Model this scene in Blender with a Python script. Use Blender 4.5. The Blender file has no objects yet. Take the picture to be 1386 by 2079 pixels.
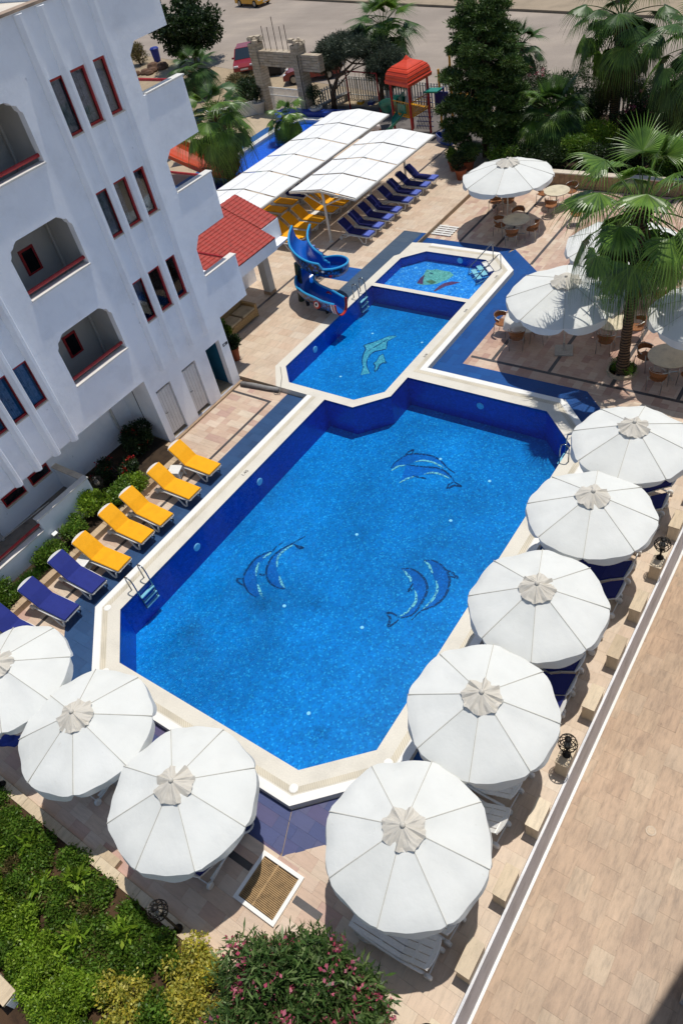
import bpy, math, random
import numpy as np
from mathutils import Vector, Matrix
from mathutils.geometry import tessellate_polygon
random.seed(7)
RNG = np.random.default_rng(11)
PI = math.pi
scene = bpy.context.scene
COL = scene.collection

# ------------------------------------------------------------------ camera
cam_d = bpy.data.cameras.new('camera'); cam = bpy.data.objects.new('camera', cam_d); COL.objects.link(cam)
cam_d.sensor_fit = 'VERTICAL'; cam_d.sensor_height = 36; cam_d.sensor_width = 24; cam_d.lens = 25.6445
cam_d.clip_start = 0.1; cam_d.clip_end = 2000
R_ = (0.8177657, 0.5504750, -0.1680373); U_ = (-0.3015283, 0.6584427, 0.6895897); D_ = (-0.4902448, 0.5132548, -0.7044356)
cam.matrix_world = Matrix(((R_[0], U_[0], -D_[0], 0), (R_[1], U_[1], -D_[1], 0), (R_[2], U_[2], -D_[2], 15), (0, 0, 0, 1)))
scene.camera = cam
CAM = Vector((0, 0, 15))

# ------------------------------------------------------------------ world, sun, exposure
SUN = Vector((0.045, 0.27, 1.0)).normalized()
w = bpy.data.worlds.new('World'); scene.world = w; w.use_nodes = True
nt = w.node_tree; nt.nodes.clear()
sky = nt.nodes.new('ShaderNodeTexSky'); sky.sky_type = 'NISHITA'; sky.sun_disc = False
sky.sun_elevation = math.asin(SUN.z); sky.sun_rotation = math.atan2(SUN.x, SUN.y)
sky.air_density = 1.0; sky.dust_density = 0.6; sky.ozone_density = 1.2
bg = nt.nodes.new('ShaderNodeBackground'); bg.inputs['Strength'].default_value = 0.098
wo = nt.nodes.new('ShaderNodeOutputWorld')
nt.links.new(sky.outputs[0], bg.inputs[0]); nt.links.new(bg.outputs[0], wo.inputs[0])
sl = bpy.data.lights.new('sun', 'SUN'); sl.energy = 3.55; sl.angle = math.radians(0.53); sl.color = (1.0, 0.955, 0.88)
so = bpy.data.objects.new('sun', sl); COL.objects.link(so)
so.rotation_euler = SUN.to_track_quat('Z', 'Y').to_euler(); so.location = (0, 60, 80)
scene.view_settings.view_transform = 'Standard'; scene.view_settings.look = 'None'
scene.view_settings.exposure = 0.0; scene.view_settings.gamma = 1.0; scene.view_settings.use_curve_mapping = False

# ------------------------------------------------------------------ materials
def srgb(h):
    h = h.lstrip('#'); c = [int(h[i:i+2], 16)/255 for i in (0, 2, 4)]
    return tuple((x/12.92 if x <= .04045 else ((x+.055)/1.055)**2.4) for x in c) + (1,)
def newmat(name):
    m = bpy.data.materials.new(name); m.use_nodes = True
    t = m.node_tree; t.nodes.clear()
    o = t.nodes.new('ShaderNodeOutputMaterial'); b = t.nodes.new('ShaderNodeBsdfPrincipled')
    t.links.new(b.outputs[0], o.inputs[0])
    return m, t, b, o
def N(t, kind, **kw):
    n = t.nodes.new(kind)
    for k, v in kw.items():
        if hasattr(n, k): setattr(n, k, v)
        else: n.inputs[k].default_value = v
    return n
def ramp(t, fac, stops, interp='LINEAR'):
    r = t.nodes.new('ShaderNodeValToRGB'); r.color_ramp.interpolation = interp
    e = r.color_ramp.elements
    while len(e) < len(stops): e.new(0.5)
    for el, (p, c) in zip(e, stops): el.position = p; el.color = c if len(c) == 4 else tuple(c)+(1,)
    t.links.new(fac, r.inputs[0]); return r.outputs[0]
def mix(t, fac, a, b, mode='MIX'):
    n = t.nodes.new('ShaderNodeMix'); n.data_type = 'RGBA'; n.blend_type = mode
    for s, v in ((0, fac), (6, a), (7, b)):
        if hasattr(v, 'is_linked') or hasattr(v, 'links'): t.links.new(v, n.inputs[s])
        else: n.inputs[s].default_value = v
    return n.outputs[2]
def coords(t, kind='Object'):
    return t.nodes.new('ShaderNodeTexCoord').outputs[kind]
def worldpos(t):
    return t.nodes.new('ShaderNodeNewGeometry').outputs['Position']
def noise(t, vec, scale, detail=4, rough=.55, stretch=None, out=0):
    if stretch:
        mp = N(t, 'ShaderNodeMapping'); mp.inputs['Scale'].default_value = stretch; t.links.new(vec, mp.inputs[0]); vec = mp.outputs[0]
    n = N(t, 'ShaderNodeTexNoise'); n.inputs['Scale'].default_value = scale; n.inputs['Detail'].default_value = detail; n.inputs['Roughness'].default_value = rough
    t.links.new(vec, n.inputs['Vector']); return n.outputs[out]
def bump(t, b, h, strength, dist=.02):
    n = N(t, 'ShaderNodeBump'); n.inputs['Strength'].default_value = strength; n.inputs['Distance'].default_value = dist
    t.links.new(h, n.inputs['Height']); t.links.new(n.outputs[0], b.inputs['Normal'])
MATS = {}
def M(name, col, rough=.6, metal=0., var=.12, vscale=3., fine=.08, fscale=40., bmp=.0, bscale=60., spec=.4, island=0., trans=0.):
    """plain procedural surface: base colour, broad stains, fine grain, optional relief and per-piece variation"""
    if name in MATS: return MATS[name]
    m, t, b, o = newmat(name); c = srgb(col) if isinstance(col, str) else tuple(col)+(1,)
    p = worldpos(t)
    v = noise(t, p, vscale, 5, .6)
    dark = tuple(x*(1-var*2.2) for x in c[:3])+(1,); lite = tuple(min(1, x*(1+var)) for x in c[:3])+(1,)
    cc = ramp(t, v, [(.3, dark), (.5, c), (.72, lite)])
    if fine:
        f = noise(t, p, fscale, 3, .7)
        g = ramp(t, f, [(.3, (1-fine*2,)*3), (.7, (1+fine*.5,)*3)])
        cc = mix(t, 1.0, cc, g, 'MULTIPLY')
    if island:
        gi = t.nodes.new('ShaderNodeNewGeometry').outputs['Random Per Island']
        g = ramp(t, gi, [(0, (1-island,)*3), (1, (1+island*.6,)*3)])
        cc = mix(t, 1.0, cc, g, 'MULTIPLY')
    t.links.new(cc, b.inputs['Base Color'])
    b.inputs['Roughness'].default_value = rough; b.inputs['Metallic'].default_value = metal
    b.inputs['Specular IOR Level'].default_value = spec
    if bmp: bump(t, b, noise(t, p, bscale, 4, .65), bmp)
    if trans:
        tr = N(t, 'ShaderNodeBsdfTranslucent'); t.links.new(cc, tr.inputs[0])
        ms = N(t, 'ShaderNodeMixShader'); ms.inputs[0].default_value = trans
        t.links.new(b.outputs[0], ms.inputs[1]); t.links.new(tr.outputs[0], ms.inputs[2]); t.links.new(ms.outputs[0], o.inputs[0])
    MATS[name] = m; return m
def leafmat(name, cols, rough=.45, trans=.35, spec=.35):
    if name in MATS: return MATS[name]
    m, t, b, o = newmat(name)
    gi = t.nodes.new('ShaderNodeNewGeometry').outputs['Random Per Island']
    oi = t.nodes.new('ShaderNodeObjectInfo').outputs['Random']
    ad = N(t, 'ShaderNodeMath', operation='ADD'); t.links.new(gi, ad.inputs[0]); t.links.new(oi, ad.inputs[1])
    fr = N(t, 'ShaderNodeMath', operation='FRACT'); t.links.new(ad.outputs[0], fr.inputs[0])
    n = len(cols)
    cc = ramp(t, fr.outputs[0], [(i/max(1, n-1), srgb(c)) for i, c in enumerate(cols)])
    v = noise(t, worldpos(t), 2.2, 3)
    cc = mix(t, 1.0, cc, ramp(t, v, [(.3, (.62,)*3), (.7, (1.2,)*3)]), 'MULTIPLY')
    t.links.new(cc, b.inputs['Base Color']); b.inputs['Roughness'].default_value = rough; b.inputs['Specular IOR Level'].default_value = spec
    tr = N(t, 'ShaderNodeBsdfTranslucent'); t.links.new(cc, tr.inputs[0])
    ms = N(t, 'ShaderNodeMixShader'); ms.inputs[0].default_value = trans
    t.links.new(b.outputs[0], ms.inputs[1]); t.links.new(tr.outputs[0], ms.inputs[2]); t.links.new(ms.outputs[0], o.inputs[0])
    MATS[name] = m; return m
def stonemat(name, cols, src, grain=(1, 6, 1), rough=.5, vein=.25, gs=2.2, stain=.0, pit=False):
    """sawn travertine: one colour per tile (object random or 'rnd' attribute), veins, pits"""
    key = name+src
    if key in MATS: return MATS[key]
    m, t, b, o = newmat(key)
    if src == 'obj': r = t.nodes.new('ShaderNodeObjectInfo').outputs['Random']
    else:
        a = t.nodes.new('ShaderNodeAttribute'); a.attribute_name = 'rnd'; r = a.outputs['Fac']
    n = len(cols)
    cc = ramp(t, r, [(i/(n-1), srgb(c)) for i, c in enumerate(cols)])
    p = worldpos(t)
    mu = N(t, 'ShaderNodeMath', operation='MULTIPLY'); mu.inputs[1].default_value = 37.; t.links.new(r, mu.inputs[0])
    ad = N(t, 'ShaderNodeVectorMath', operation='ADD'); t.links.new(p, ad.inputs[0]); t.links.new(mu.outputs[0], ad.inputs[1])
    v = noise(t, ad.outputs[0], gs, 6, .7, stretch=grain)
    cc = mix(t, 1., cc, ramp(t, v, [(.25, (1-vein,)*3), (.5, (1.,)*3), (.75, (1+vein*.45,)*3)]), 'MULTIPLY')
    f = noise(t, p, 55, 3, .7)
    cc = mix(t, 1., cc, ramp(t, f, [(.28, (.72,)*3), (.4, (1.,)*3), (.8, (1.05,)*3)]), 'MULTIPLY')
    big = noise(t, p, .45, 4, .6)
    cc = mix(t, 1., cc, ramp(t, big, [(.3, (.86-stain,)*3), (.65, (1.05,)*3)]), 'MULTIPLY')
    if pit:
        pn = noise(t, p, 7, 5, .75, stretch=(2.2, .7, 1)); cc = mix(t, 1., cc, ramp(t, pn, [(.26, (.55, .5, .46)), (.36, (1.,)*3)]), 'MULTIPLY')
        pm = noise(t, p, 1.5, 5, .7, stretch=(1.6, .6, 1)); cc = mix(t, 1., cc, ramp(t, pm, [(.3, (.82, .8, .78)), (.5, (1.,)*3), (.7, (1.1, 1.09, 1.07))]), 'MULTIPLY')
    t.links.new(cc, b.inputs['Base Color']); b.inputs['Roughness'].default_value = rough; b.inputs['Specular IOR Level'].default_value = .35
    bump(t, b, f, .25, .004)
    MATS[key] = m; return m

# ------------------------------------------------------------------ mesh builder
class MB:
    def __init__(s): s.v = []; s.f = []
    def add(s, vs, fs):
        o = len(s.v); s.v.extend([tuple(p) for p in vs]); s.f.extend([tuple(i+o for i in f) for f in fs]); return s
    def box(s, x0, x1, y0, y1, z0, z1):
        return s.add([(x0,y0,z0),(x1,y0,z0),(x1,y1,z0),(x0,y1,z0),(x0,y0,z1),(x1,y0,z1),(x1,y1,z1),(x0,y1,z1)],
            [(0,3,2,1),(4,5,6,7),(0,1,5,4),(1,2,6,5),(2,3,7,6),(3,0,4,7)])
    def obox(s, c, ax, ay, az):
        c = Vector(c); ax = Vector(ax); ay = Vector(ay); az = Vector(az); v = []
        for k in (-1, 1):
            for i, j in ((-1,-1),(1,-1),(1,1),(-1,1)): v.append(c+ax*i+ay*j+az*k)
        return s.add(v, [(0,3,2,1),(4,5,6,7),(0,1,5,4),(1,2,6,5),(2,3,7,6),(3,0,4,7)])
    def beam(s, a, b, w, h, up=(0,0,1)):
        a = Vector(a); b = Vector(b); d = (b-a); L = d.length; d.normalize(); u = Vector(up)
        side = d.cross(u)
        if side.length < 1e-4: side = d.cross(Vector((1,0,0)))
        side.normalize(); u = side.cross(d)
        return s.obox((a+b)/2, d*L/2, side*w/2, u*h/2)
    def tube(s, path, r, n=8, cap=True, radii=None):
        path = [Vector(p) for p in path]; m = len(path); rings = []
        prev = None; o = len(s.v)
        for i, p in enumerate(path):
            d = (path[min(i+1, m-1)]-path[max(i-1, 0)]).normalized()
            if prev is None:
                a = d.cross(Vector((0,0,1)))
                if a.length < 1e-3: a = d.cross(Vector((1,0,0)))
                a.normalize()
            else:
                a = prev-d*prev.dot(d); a.normalize()
            prev = a; b = d.cross(a); rr = radii[i] if radii else r
            for k in range(n):
                t = 2*PI*k/n; s.v.append(tuple(p+a*math.cos(t)*rr+b*math.sin(t)*rr))
        for i in range(m-1):
            for k in range(n):
                s.f.append((o+i*n+k, o+i*n+(k+1)%n, o+(i+1)*n+(k+1)%n, o+(i+1)*n+k))
        if cap:
            s.f.append(tuple(o+k for k in range(n))[::-1]); s.f.append(tuple(o+(m-1)*n+k for k in range(n)))
        return s
    def lathe(s, prof, n=20, c=(0,0,0), jitter=0):
        o = len(s.v); m = len(prof)
        for (r, z) in prof:
            for k in range(n):
                t = 2*PI*k/n; s.v.append((c[0]+r*math.cos(t), c[1]+r*math.sin(t), c[2]+z))
        for i in range(m-1):
            for k in range(n):
                s.f.append((o+i*n+k, o+i*n+(k+1)%n, o+(i+1)*n+(k+1)%n, o+(i+1)*n+k))
        if prof[0][0] > 1e-4: s.f.append(tuple(o+k for k in range(n))[::-1])
        if prof[-1][0] > 1e-4: s.f.append(tuple(o+(m-1)*n+k for k in range(n)))
        return s
    def prism(s, outer, holes, w0, w1, fn=None, sides=True, bottom=True):
        """polygon with holes in (u,v), extruded from w0 (back) to w1 (front)"""
        fn = fn or (lambda u, v, w: (u, v, w))
        loops = [outer]+list(holes); flat = [p for L in loops for p in L]
        tri = tessellate_polygon([[Vector((p[0], p[1], 0)) for p in L] for L in loops])
        n = len(flat); o = len(s.v)
        s.v.extend([fn(p[0], p[1], w1) for p in flat])
        if bottom or sides: s.v.extend([fn(p[0], p[1], w0) for p in flat])
        for t in tri:
            a, b, c = (flat[i] for i in t)
            cr = (b[0]-a[0])*(c[1]-a[1])-(b[1]-a[1])*(c[0]-a[0])
            t = tuple(t) if cr > 0 else tuple(t[::-1])
            s.f.append(tuple(o+i for i in t))
            if bottom: s.f.append(tuple(o+n+i for i in t[::-1]))
        if sides:
            k = 0
            for L in loops:
                m = len(L)
                for i in range(m):
                    a, b = k+i, k+(i+1) % m
                    s.f.append((o+a, o+n+a, o+n+b, o+b))
                k += m
        return s
    def xf(s, mat):
        s.v = [tuple(mat @ Vector(p)) for p in s.v]; return s
    def mesh(s, name, mat=None, smooth=False, recalc=True):
        me = bpy.data.meshes.new(name); me.from_pydata(s.v, [], s.f)
        if recalc:
            import bmesh
            bm = bmesh.new(); bm.from_mesh(me); bmesh.ops.recalc_face_normals(bm, faces=bm.faces[:]); bm.to_mesh(me); bm.free()
        if mat: me.materials.append(mat)
        if smooth: me.polygons.foreach_set('use_smooth', [True]*len(me.polygons))
        me.update(); return me
    def build(s, name, mat, parent=None, smooth=False, recalc=True, bevel=0):
        o = bpy.data.objects.new(name, s.mesh(name, mat, smooth, recalc)); COL.objects.link(o)
        if parent: o.parent = parent
        if bevel:
            b = o.modifiers.new('bevel', 'BEVEL'); b.width = bevel; b.segments = 2; b.limit_method = 'ANGLE'; b.angle_limit = math.radians(40)
        return o
def tag(o, label=None, cat=None, group=None, kind=None):
    if label: o['label'] = label
    if cat: o['category'] = cat
    if group: o['group'] = group
    if kind: o['kind'] = kind
    return o
def thing(name, label, cat, loc=(0,0,0), rz=0, group=None):
    o = bpy.data.objects.new(name, None); COL.objects.link(o); o.location = loc; o.rotation_euler = (0, 0, rz)
    o.empty_display_size = .2
    return tag(o, label, cat, group)
def struct(o): o['kind'] = 'structure'; return o
def inst(name, me, parent=None, loc=(0,0,0), rot=(0,0,0), sc=None):
    o = bpy.data.objects.new(name, me); COL.objects.link(o); o.location = loc; o.rotation_euler = rot
    if sc is not None: o.scale = sc if hasattr(sc, '__len__') else (sc,)*3
    if parent: o.parent = parent
    return o
KIDS = {}
def copy_tree(o, parent=None):
    c = o.copy(); COL.objects.link(c); c.parent = parent
    if o.name not in KIDS: KIDS[o.name] = [x for x in bpy.data.objects if x.parent == o]
    for ch in KIDS[o.name]: copy_tree(ch, c)
    return c
ORD = ['first','second','third','fourth','fifth','sixth','seventh','eighth','ninth','tenth']
def npmesh(name, verts, faces, mat, smooth=False):
    """verts (n,3) array, faces (m,k) array, all the same size"""
    me = bpy.data.meshes.new(name); nv = len(verts); nf, k = faces.shape
    me.vertices.add(nv); me.vertices.foreach_set('co', np.asarray(verts, np.float32).ravel())
    me.loops.add(nf*k); me.loops.foreach_set('vertex_index', faces.astype(np.int32).ravel())
    me.polygons.add(nf); me.polygons.foreach_set('loop_start', np.arange(0, nf*k, k, dtype=np.int32)); me.polygons.foreach_set('loop_total', np.full(nf, k, np.int32))
    if smooth: me.polygons.foreach_set('use_smooth', np.ones(nf, bool))
    me.update(calc_edges=True); me.materials.append(mat); return me

# ================================================================== SETTING: ground, road, decks, pools
M_ground = M('dusty_ground', '#a8957a', .9, var=.16, vscale=.25, fine=.12, fscale=8, bmp=.3, bscale=12)
g = MB(); BIG = 500
HOLE = [(-17.05,-8),(14,-8),(14,32.95),(-16.62,32.95),(-16.62,15.25),(-17.92,15.25),(-17.92,11.2),(-17.05,11.2)]
g.prism([(-BIG,-BIG),(BIG,-BIG),(BIG,BIG),(-BIG,BIG)], [HOLE], -.3, -.06, sides=False, bottom=False)
struct(g.build('ground', M_ground))
def road_mat():
    m, t, b, o = newmat('worn_asphalt'); p = worldpos(t)
    c = ramp(t, noise(t, p, .12, 5, .6), [(.3, srgb('#8c8074')), (.55, srgb('#9e9184')), (.75, srgb('#b0a190'))])
    c = mix(t, 1., c, ramp(t, noise(t, p, 14, 4, .8), [(.3, (.86,)*3), (.7, (1.06,)*3)]), 'MULTIPLY')
    c = mix(t, 1., c, ramp(t, noise(t, p, .6, 4, .6, stretch=(.15, 1, 1)), [(.35, (.9,)*3), (.6, (1.03,)*3)]), 'MULTIPLY')
    t.links.new(c, b.inputs['Base Color']); b.inputs['Roughness'].default_value = .9; bump(t, b, noise(t, p, 30, 4), .3); return m
RD = Vector((29, -7.3, 0)).normalized(); RN = Vector((-RD.y, RD.x, 0))
def rpt(a, b, z): v = Vector((-37.5, 63.35, 0))+RD*a+RN*b; return (v.x, v.y, z)
g = MB(); g.add([rpt(-150,-17,-.05), rpt(150,-17,-.05), rpt(150,0,-.05), rpt(-150,0,-.05)], [(0,1,2,3)])
struct(g.build('road', road_mat()))
g = MB()
for (b0, b1, z) in ((0, .25, .1), (.25, 5, .06)):
    v = [rpt(-150,b0,-.06), rpt(150,b0,-.06), rpt(150,b1,-.06), rpt(-150,b1,-.06)]; g.add(v+[(p[0],p[1],z) for p in v], [(4,5,6,7),(0,1,5,4),(2,3,7,6)])
struct(g.build('far_pavement', M('far_paving', '#a08f78', .85, var=.1, vscale=.6)))
g = MB(); v = [rpt(-150,-.14,-.046), rpt(150,-.14,-.046), rpt(150,-.02,-.046), rpt(-150,-.02,-.046)]; g.add(v, [(0,1,2,3)])
struct(g.build('curb_line', M('dark_curb_strip', '#3b3026', .95, var=.3, vscale=1.)))  # dark line along the far curb
g = MB(); g.add([(-33.9,36.42,-.045),(-16.6,36.42,-.045),(-16.6,41.3,-.045),(-31.2,41.3,-.045)], [(0,1,2,3)])
struct(g.build('playground_floor', M('rubber_mat', '#6d6763', .95, var=.22, vscale=1.5, fine=.15)))
g = MB(); g.add([(-41,24,-.05),(-29.9,24,-.05),(-29.9,36.4,-.05),(-33.9,36.42,-.05),(-31.8,43.5,-.05),(-41,43.5,-.05)], [(0,1,2,3,4,5)])
struct(g.build('gate_court', M('court_paving', '#b8a68c', .85, var=.1, vscale=.8)))

# ---- pool outlines
MAIN = [(-14.03,5.2),(-12.75,3.96),(-6.9,3.96),(-5.64,5.2),(-5.64,16.12),(-6.9,17.34),(-11.95,17.34),(-11.95,16.2),(-12.86,15.2),(-14.03,15.2)]
MIDP = [(-15.87,15.56),(-13.05,15.56),(-12.27,16.33),(-12.27,22.34),(-16.6,22.34),(-16.6,16.33)]
SMAL = [(-16.6,22.57),(-12.27,22.57),(-12.27,24.8),(-13.0,25.53),(-15.81,25.53),(-16.6,24.7)]
OUT = [(-13.05,3.22),(-6.6,3.22),(-4.9,4.92),(-4.9,16.38),(-6.6,18.08),(-11.58,18.08),(-11.58,25.08),(-12.73,26.23),(-15.9,26.23),(-16.83,26.1),(-16.83,25.0),(-17.0,24.8),(-17.0,16.2),(-16.2,15.2),(-14.78,15.2),(-14.78,4.92)]

# ---- tiles: one object per tile for the largest, the rest joined as stuff
def clip(poly, cv):
    out = list(poly)
    for i in range(len(cv)):
        a, b = cv[i], cv[(i+1) % len(cv)]; inp = out; out = []
        if not inp: break
        def side(p): return (b[0]-a[0])*(p[1]-a[1])-(b[1]-a[1])*(p[0]-a[0])
        for j in range(len(inp)):
            p, q = inp[j], inp[(j+1) % len(inp)]; sp, sq = side(p), side(q)
            if sp >= 0: out.append(p)
            if (sp >= 0) != (sq >= 0):
                k = sp/(sp-sq); out.append((p[0]+(q[0]-p[0])*k, p[1]+(q[1]-p[1])*k))
    return out
def area(p): return .5*sum(p[i][0]*p[(i+1) % len(p)][1]-p[(i+1) % len(p)][0]*p[i][1] for i in range(len(p)))
def rect(x0, x1, y0, y1): return [(x0,y0),(x1,y0),(x1,y1),(x0,y1)]
def ccw(p): return p if area(p) > 0 else p[::-1]
def in_frame(x, y, z):
    w_ = Vector((x, y, z))-CAM; dz = w_.dot(Vector(D_))
    if dz <= 0: return False
    a = w_.dot(Vector(R_))/dz*1481; b = w_.dot(Vector(U_))/dz*1481
    return abs(a) < 730 and abs(b) < 1080
TOP = .014
def tiles(parent, regions, ztop, tw, th, gap=.0025, limit=300, flip=False, seed=1):
    """regions: list of (polygon, mat_obj, mat_attr)"""
    rd = random.Random(seed); cells = []
    for poly, mo, ma in regions:
        poly = ccw(poly)
        xs = [p[0] for p in poly]; ys = [p[1] for p in poly]
        a, b = (th, tw) if flip else (tw, th)
        i0, i1 = math.floor(min(xs)/a)-1, math.ceil(max(xs)/a)+1
        j0, j1 = math.floor(min(ys)/b)-1, math.ceil(max(ys)/b)+1
        for i in range(i0, i1+1):
            for j in range(j0, j1+1):
                ox = (j % 2)*a*.5 if not flip else 0; oy = (i % 2)*b*.5 if flip else 0
                x, y = i*a+ox, j*b+oy
                c = rect(x+gap/2, x+a-gap/2, y+gap/2, y+b-gap/2)
                q = clip(c, poly)
                if len(q) < 3: continue
                A = area(q)
                if A < .0012: continue
                cx = sum(p[0] for p in q)/len(q); cy = sum(p[1] for p in q)/len(q)
                sz = A/((cx*cx+cy*cy+(15-ztop)**2)**1.5)
                cells.append((-sz if in_frame(cx, cy, ztop) else 1, q, A > .98*area(c), (x, y), mo, ma, a, b))
    cells.sort(key=lambda c: c[0])
    full = {}; stuff = {}
    for n, (d, q, isfull, (x, y), mo, ma, a, b) in enumerate(cells):
        dz = rd.uniform(-.0015, .0015)
        if n < limit and d < 0:
            if isfull:
                if (mo.name, a, b) not in full:
                    k = MB(); k.box(gap/2, a-gap/2, gap/2, b-gap/2, 0, TOP); full[(mo.name, a, b)] = k.mesh('tile', mo)
                inst('tile', full[(mo.name, a, b)], parent, (x, y, ztop-TOP+dz))
            else:
                k = MB(); k.prism(q, [], 0, TOP, bottom=False); o = k.build('tile', mo, parent); o.location = (0, 0, ztop-TOP+dz)
        else:
            stuff.setdefault(ma.name, [MB(), [], ma]); s = stuff[ma.name]
            nf = len(s[0].f); z = ztop-TOP+dz; m = len(q)
            s[0].add([(p[0], p[1], z+TOP) for p in q]+[(p[0], p[1], z) for p in q], [tuple(range(m))]+[(i, i+m, (i+1) % m+m, (i+1) % m) for i in range(m)])
            s[1].extend([rd.random()]*(len(s[0].f)-nf))
    for k, (mb, rv, ma) in stuff.items():
        o = mb.build('tile_field', ma, parent, recalc=False); o['kind'] = 'stuff'
        at = o.data.attributes.new('rnd', 'FLOAT', 'FACE'); at.data.foreach_set('value', rv)
grout = M('grout', '#a08c74', .95, var=.1)
PINK = ['#c9b29b','#d2beaa','#c4a893','#cfb9a2','#bd9f8b','#d4c3ad','#c8ae98','#b8978a','#cdb69e','#c6ab94']
CREAM = ['#cab69e','#d0bda6','#c6b098','#d3c2ad','#c4ac94','#cdb8a1','#c9b098','#d1c0ab']
TERR = ['#b19479','#b3977b','#ae9176','#b69b7f','#b09378','#b49c82','#b1967a','#ad9075','#bba488']
def two(n, cols, **k): return (stonemat(n, cols, 'obj', **k), stonemat(n, cols, 'attr', **k))
T_pink = two('pink_travertine', PINK, vein=.2); T_cream = two('cream_travertine', CREAM, vein=.2, grain=(6, 1, 1))
T_dine = two('rose_travertine', ['#c0a38f','#c9b19c','#b89582','#cdb8a3','#b08c7a','#c3a894','#bb9a87','#cbb5a0','#a98577','#c1a490'], vein=.2)
T_terr = two('walnut_travertine', TERR, vein=.42, grain=(4, .8, 1), gs=2.6, stain=.08, pit=True)
T_blue = two('blue_painted_stone', ['#2a4870','#2c4c74','#27446a','#2f4e76'], vein=.12, rough=.45)
T_blueR = two('cobalt_painted_stone', ['#0a4686','#0b4a8c','#094280','#0d4d8e'], vein=.08, rough=.45)
T_blueB = two('violet_blue_stone', ['#474e76','#3b4672','#505274','#434c76','#584c6a','#3e4876'], vein=.14, rough=.5)

def sheet(name, polys, z, mat, hole=None):
    k = MB()
    for p in polys: k.prism(ccw(p), [], z-.1, z, bottom=False)
    return k.build(name, mat)
# lower pool deck
deck = MB()
deck.prism([(-17.05,.28),(-1.95,.28),(-1.95,18.97),(-11.5,18.97),(-11.5,18.0),(-6.62,18.0),(-4.98,16.35),(-4.98,4.95),(-6.62,3.3),(-13.02,3.3),(-14.7,4.95),(-14.7,15.25),(-17.9,15.25),(-17.9,11.2),(-17.05,11.2)], [], -.4, -.2-TOP)
pool_deck = struct(deck.build('pool_deck', grout))
tiles(pool_deck, [(rect(-17.0,-15.7,.33,15.2),)+T_pink, (rect(-17.88,-17.0,11.2,15.2),)+T_pink,
    (rect(-15.7,-3.98,.33,2.35),)+T_pink, ([(-15.7,2.35),(-13.43,2.35),(-15.7,4.5)],)+T_pink, ([(-6.22,2.35),(-3.98,2.35),(-3.98,4.55)],)+T_pink,
    (rect(-3.98,-1.96,.33,18.96),)+T_cream, ([(-3.98,16.75),(-3.98,18.97),(-6.23,18.97)],)+T_pink,
    ([(-15.7,4.5),(-14.78,4.92),(-14.78,15.18),(-15.7,15.18)],)+T_blue, ([(-15.7,4.5),(-13.43,2.35),(-13.05,3.22),(-14.78,4.92)],)+T_blue,
    ([(-13.43,2.35),(-6.22,2.35),(-6.6,3.22),(-13.05,3.22)],)+T_blueB, ([(-6.2,2.35),(-3.98,4.55),(-4.9,4.92),(-6.58,3.22)],)+T_blueB,
    ([(-4.9,4.92),(-3.98,4.55),(-3.98,16.75),(-4.9,16.38)],)+T_blueR, ([(-4.9,16.38),(-3.98,16.75),(-6.23,18.97),(-6.6,18.08)],)+T_blueR,
    ([(-6.6,18.08),(-6.23,18.97),(-10.68,18.97),(-11.58,18.08)],)+T_blueR], -.2, .5, .3, seed=3)
# dining deck
dd = MB(); dd.prism([(-16.62,26.2),(-11.6,26.2),(-11.6,18.97),(-1.95,18.97),(-1.95,32.95),(-16.62,32.95)], [], -.4, -.2-TOP)
dining_deck = struct(dd.build('dining_deck', grout))
tiles(dining_deck, [(rect(-10.68,-1.96,18.97,32.9),)+T_dine, (rect(-16.6,-10.68,27,32.9),)+T_pink, ([(-10.68,25.45),(-10.68,27),(-12.38,27)],)+T_pink,
    ([(-11.58,18.08),(-10.68,18.97),(-10.68,25.45),(-11.58,25.08)],)+T_blueR, ([(-11.58,25.08),(-10.68,25.45),(-12.38,27.0),(-12.73,26.23)],)+T_blueR,
    (rect(-16.6,-12.55,26.25,27.0),)+T_blueR], -.2, .4, .25, flip=True, seed=4)
# upper deck
ud = MB(); ud.prism([(-30,15.2),(-16.2,15.2),(-17.0,16.2),(-17.0,24.8),(-16.83,25.0),(-16.83,26.1),(-16.6,26.2),(-16.6,36.4),(-30,36.4)], [], -.4, -TOP)
upper_deck = struct(ud.build('upper_deck', grout))
T_up = two('sand_travertine', CREAM, vein=.26, grain=(5, 1, 1))
T_strip = two('slate_blue_strip', ['#44566a','#3e5268','#48596b'], vein=.12)
tiles(upper_deck, [(rect(-30,-17.77,15.2,22.3),)+T_up, (rect(-30,-19.8,22.3,23.4),)+T_up, (rect(-30,-17.77,23.4,27),)+T_up, (rect(-17.77,-17.0,16.2,20),)+T_up,
    ([(-17.77,15.2),(-16.2,15.2),(-17.0,16.2),(-17.77,16.2)],)+T_up, (rect(-30,-16.62,27,36.4),)+T_up,
    (rect(-19.8,-17.77,22.3,23.4),)+two('blue_mat_stone', ['#0d4f98','#0f559e','#0c4a92'], vein=.06),
    (rect(-17.77,-17.0,20,24.8),)+T_strip, ([(-17.77,24.8),(-17.0,24.8),(-16.83,25.0),(-16.83,26.1),(-16.83,27),(-17.77,27)],)+T_strip], 0, .6, .4, seed=5)
g = MB(); g.box(-16.83, -16.64, 26.1, 27.0, -.21, .006); struct(g.build('step_riser', T_blueR[1]))
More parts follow.
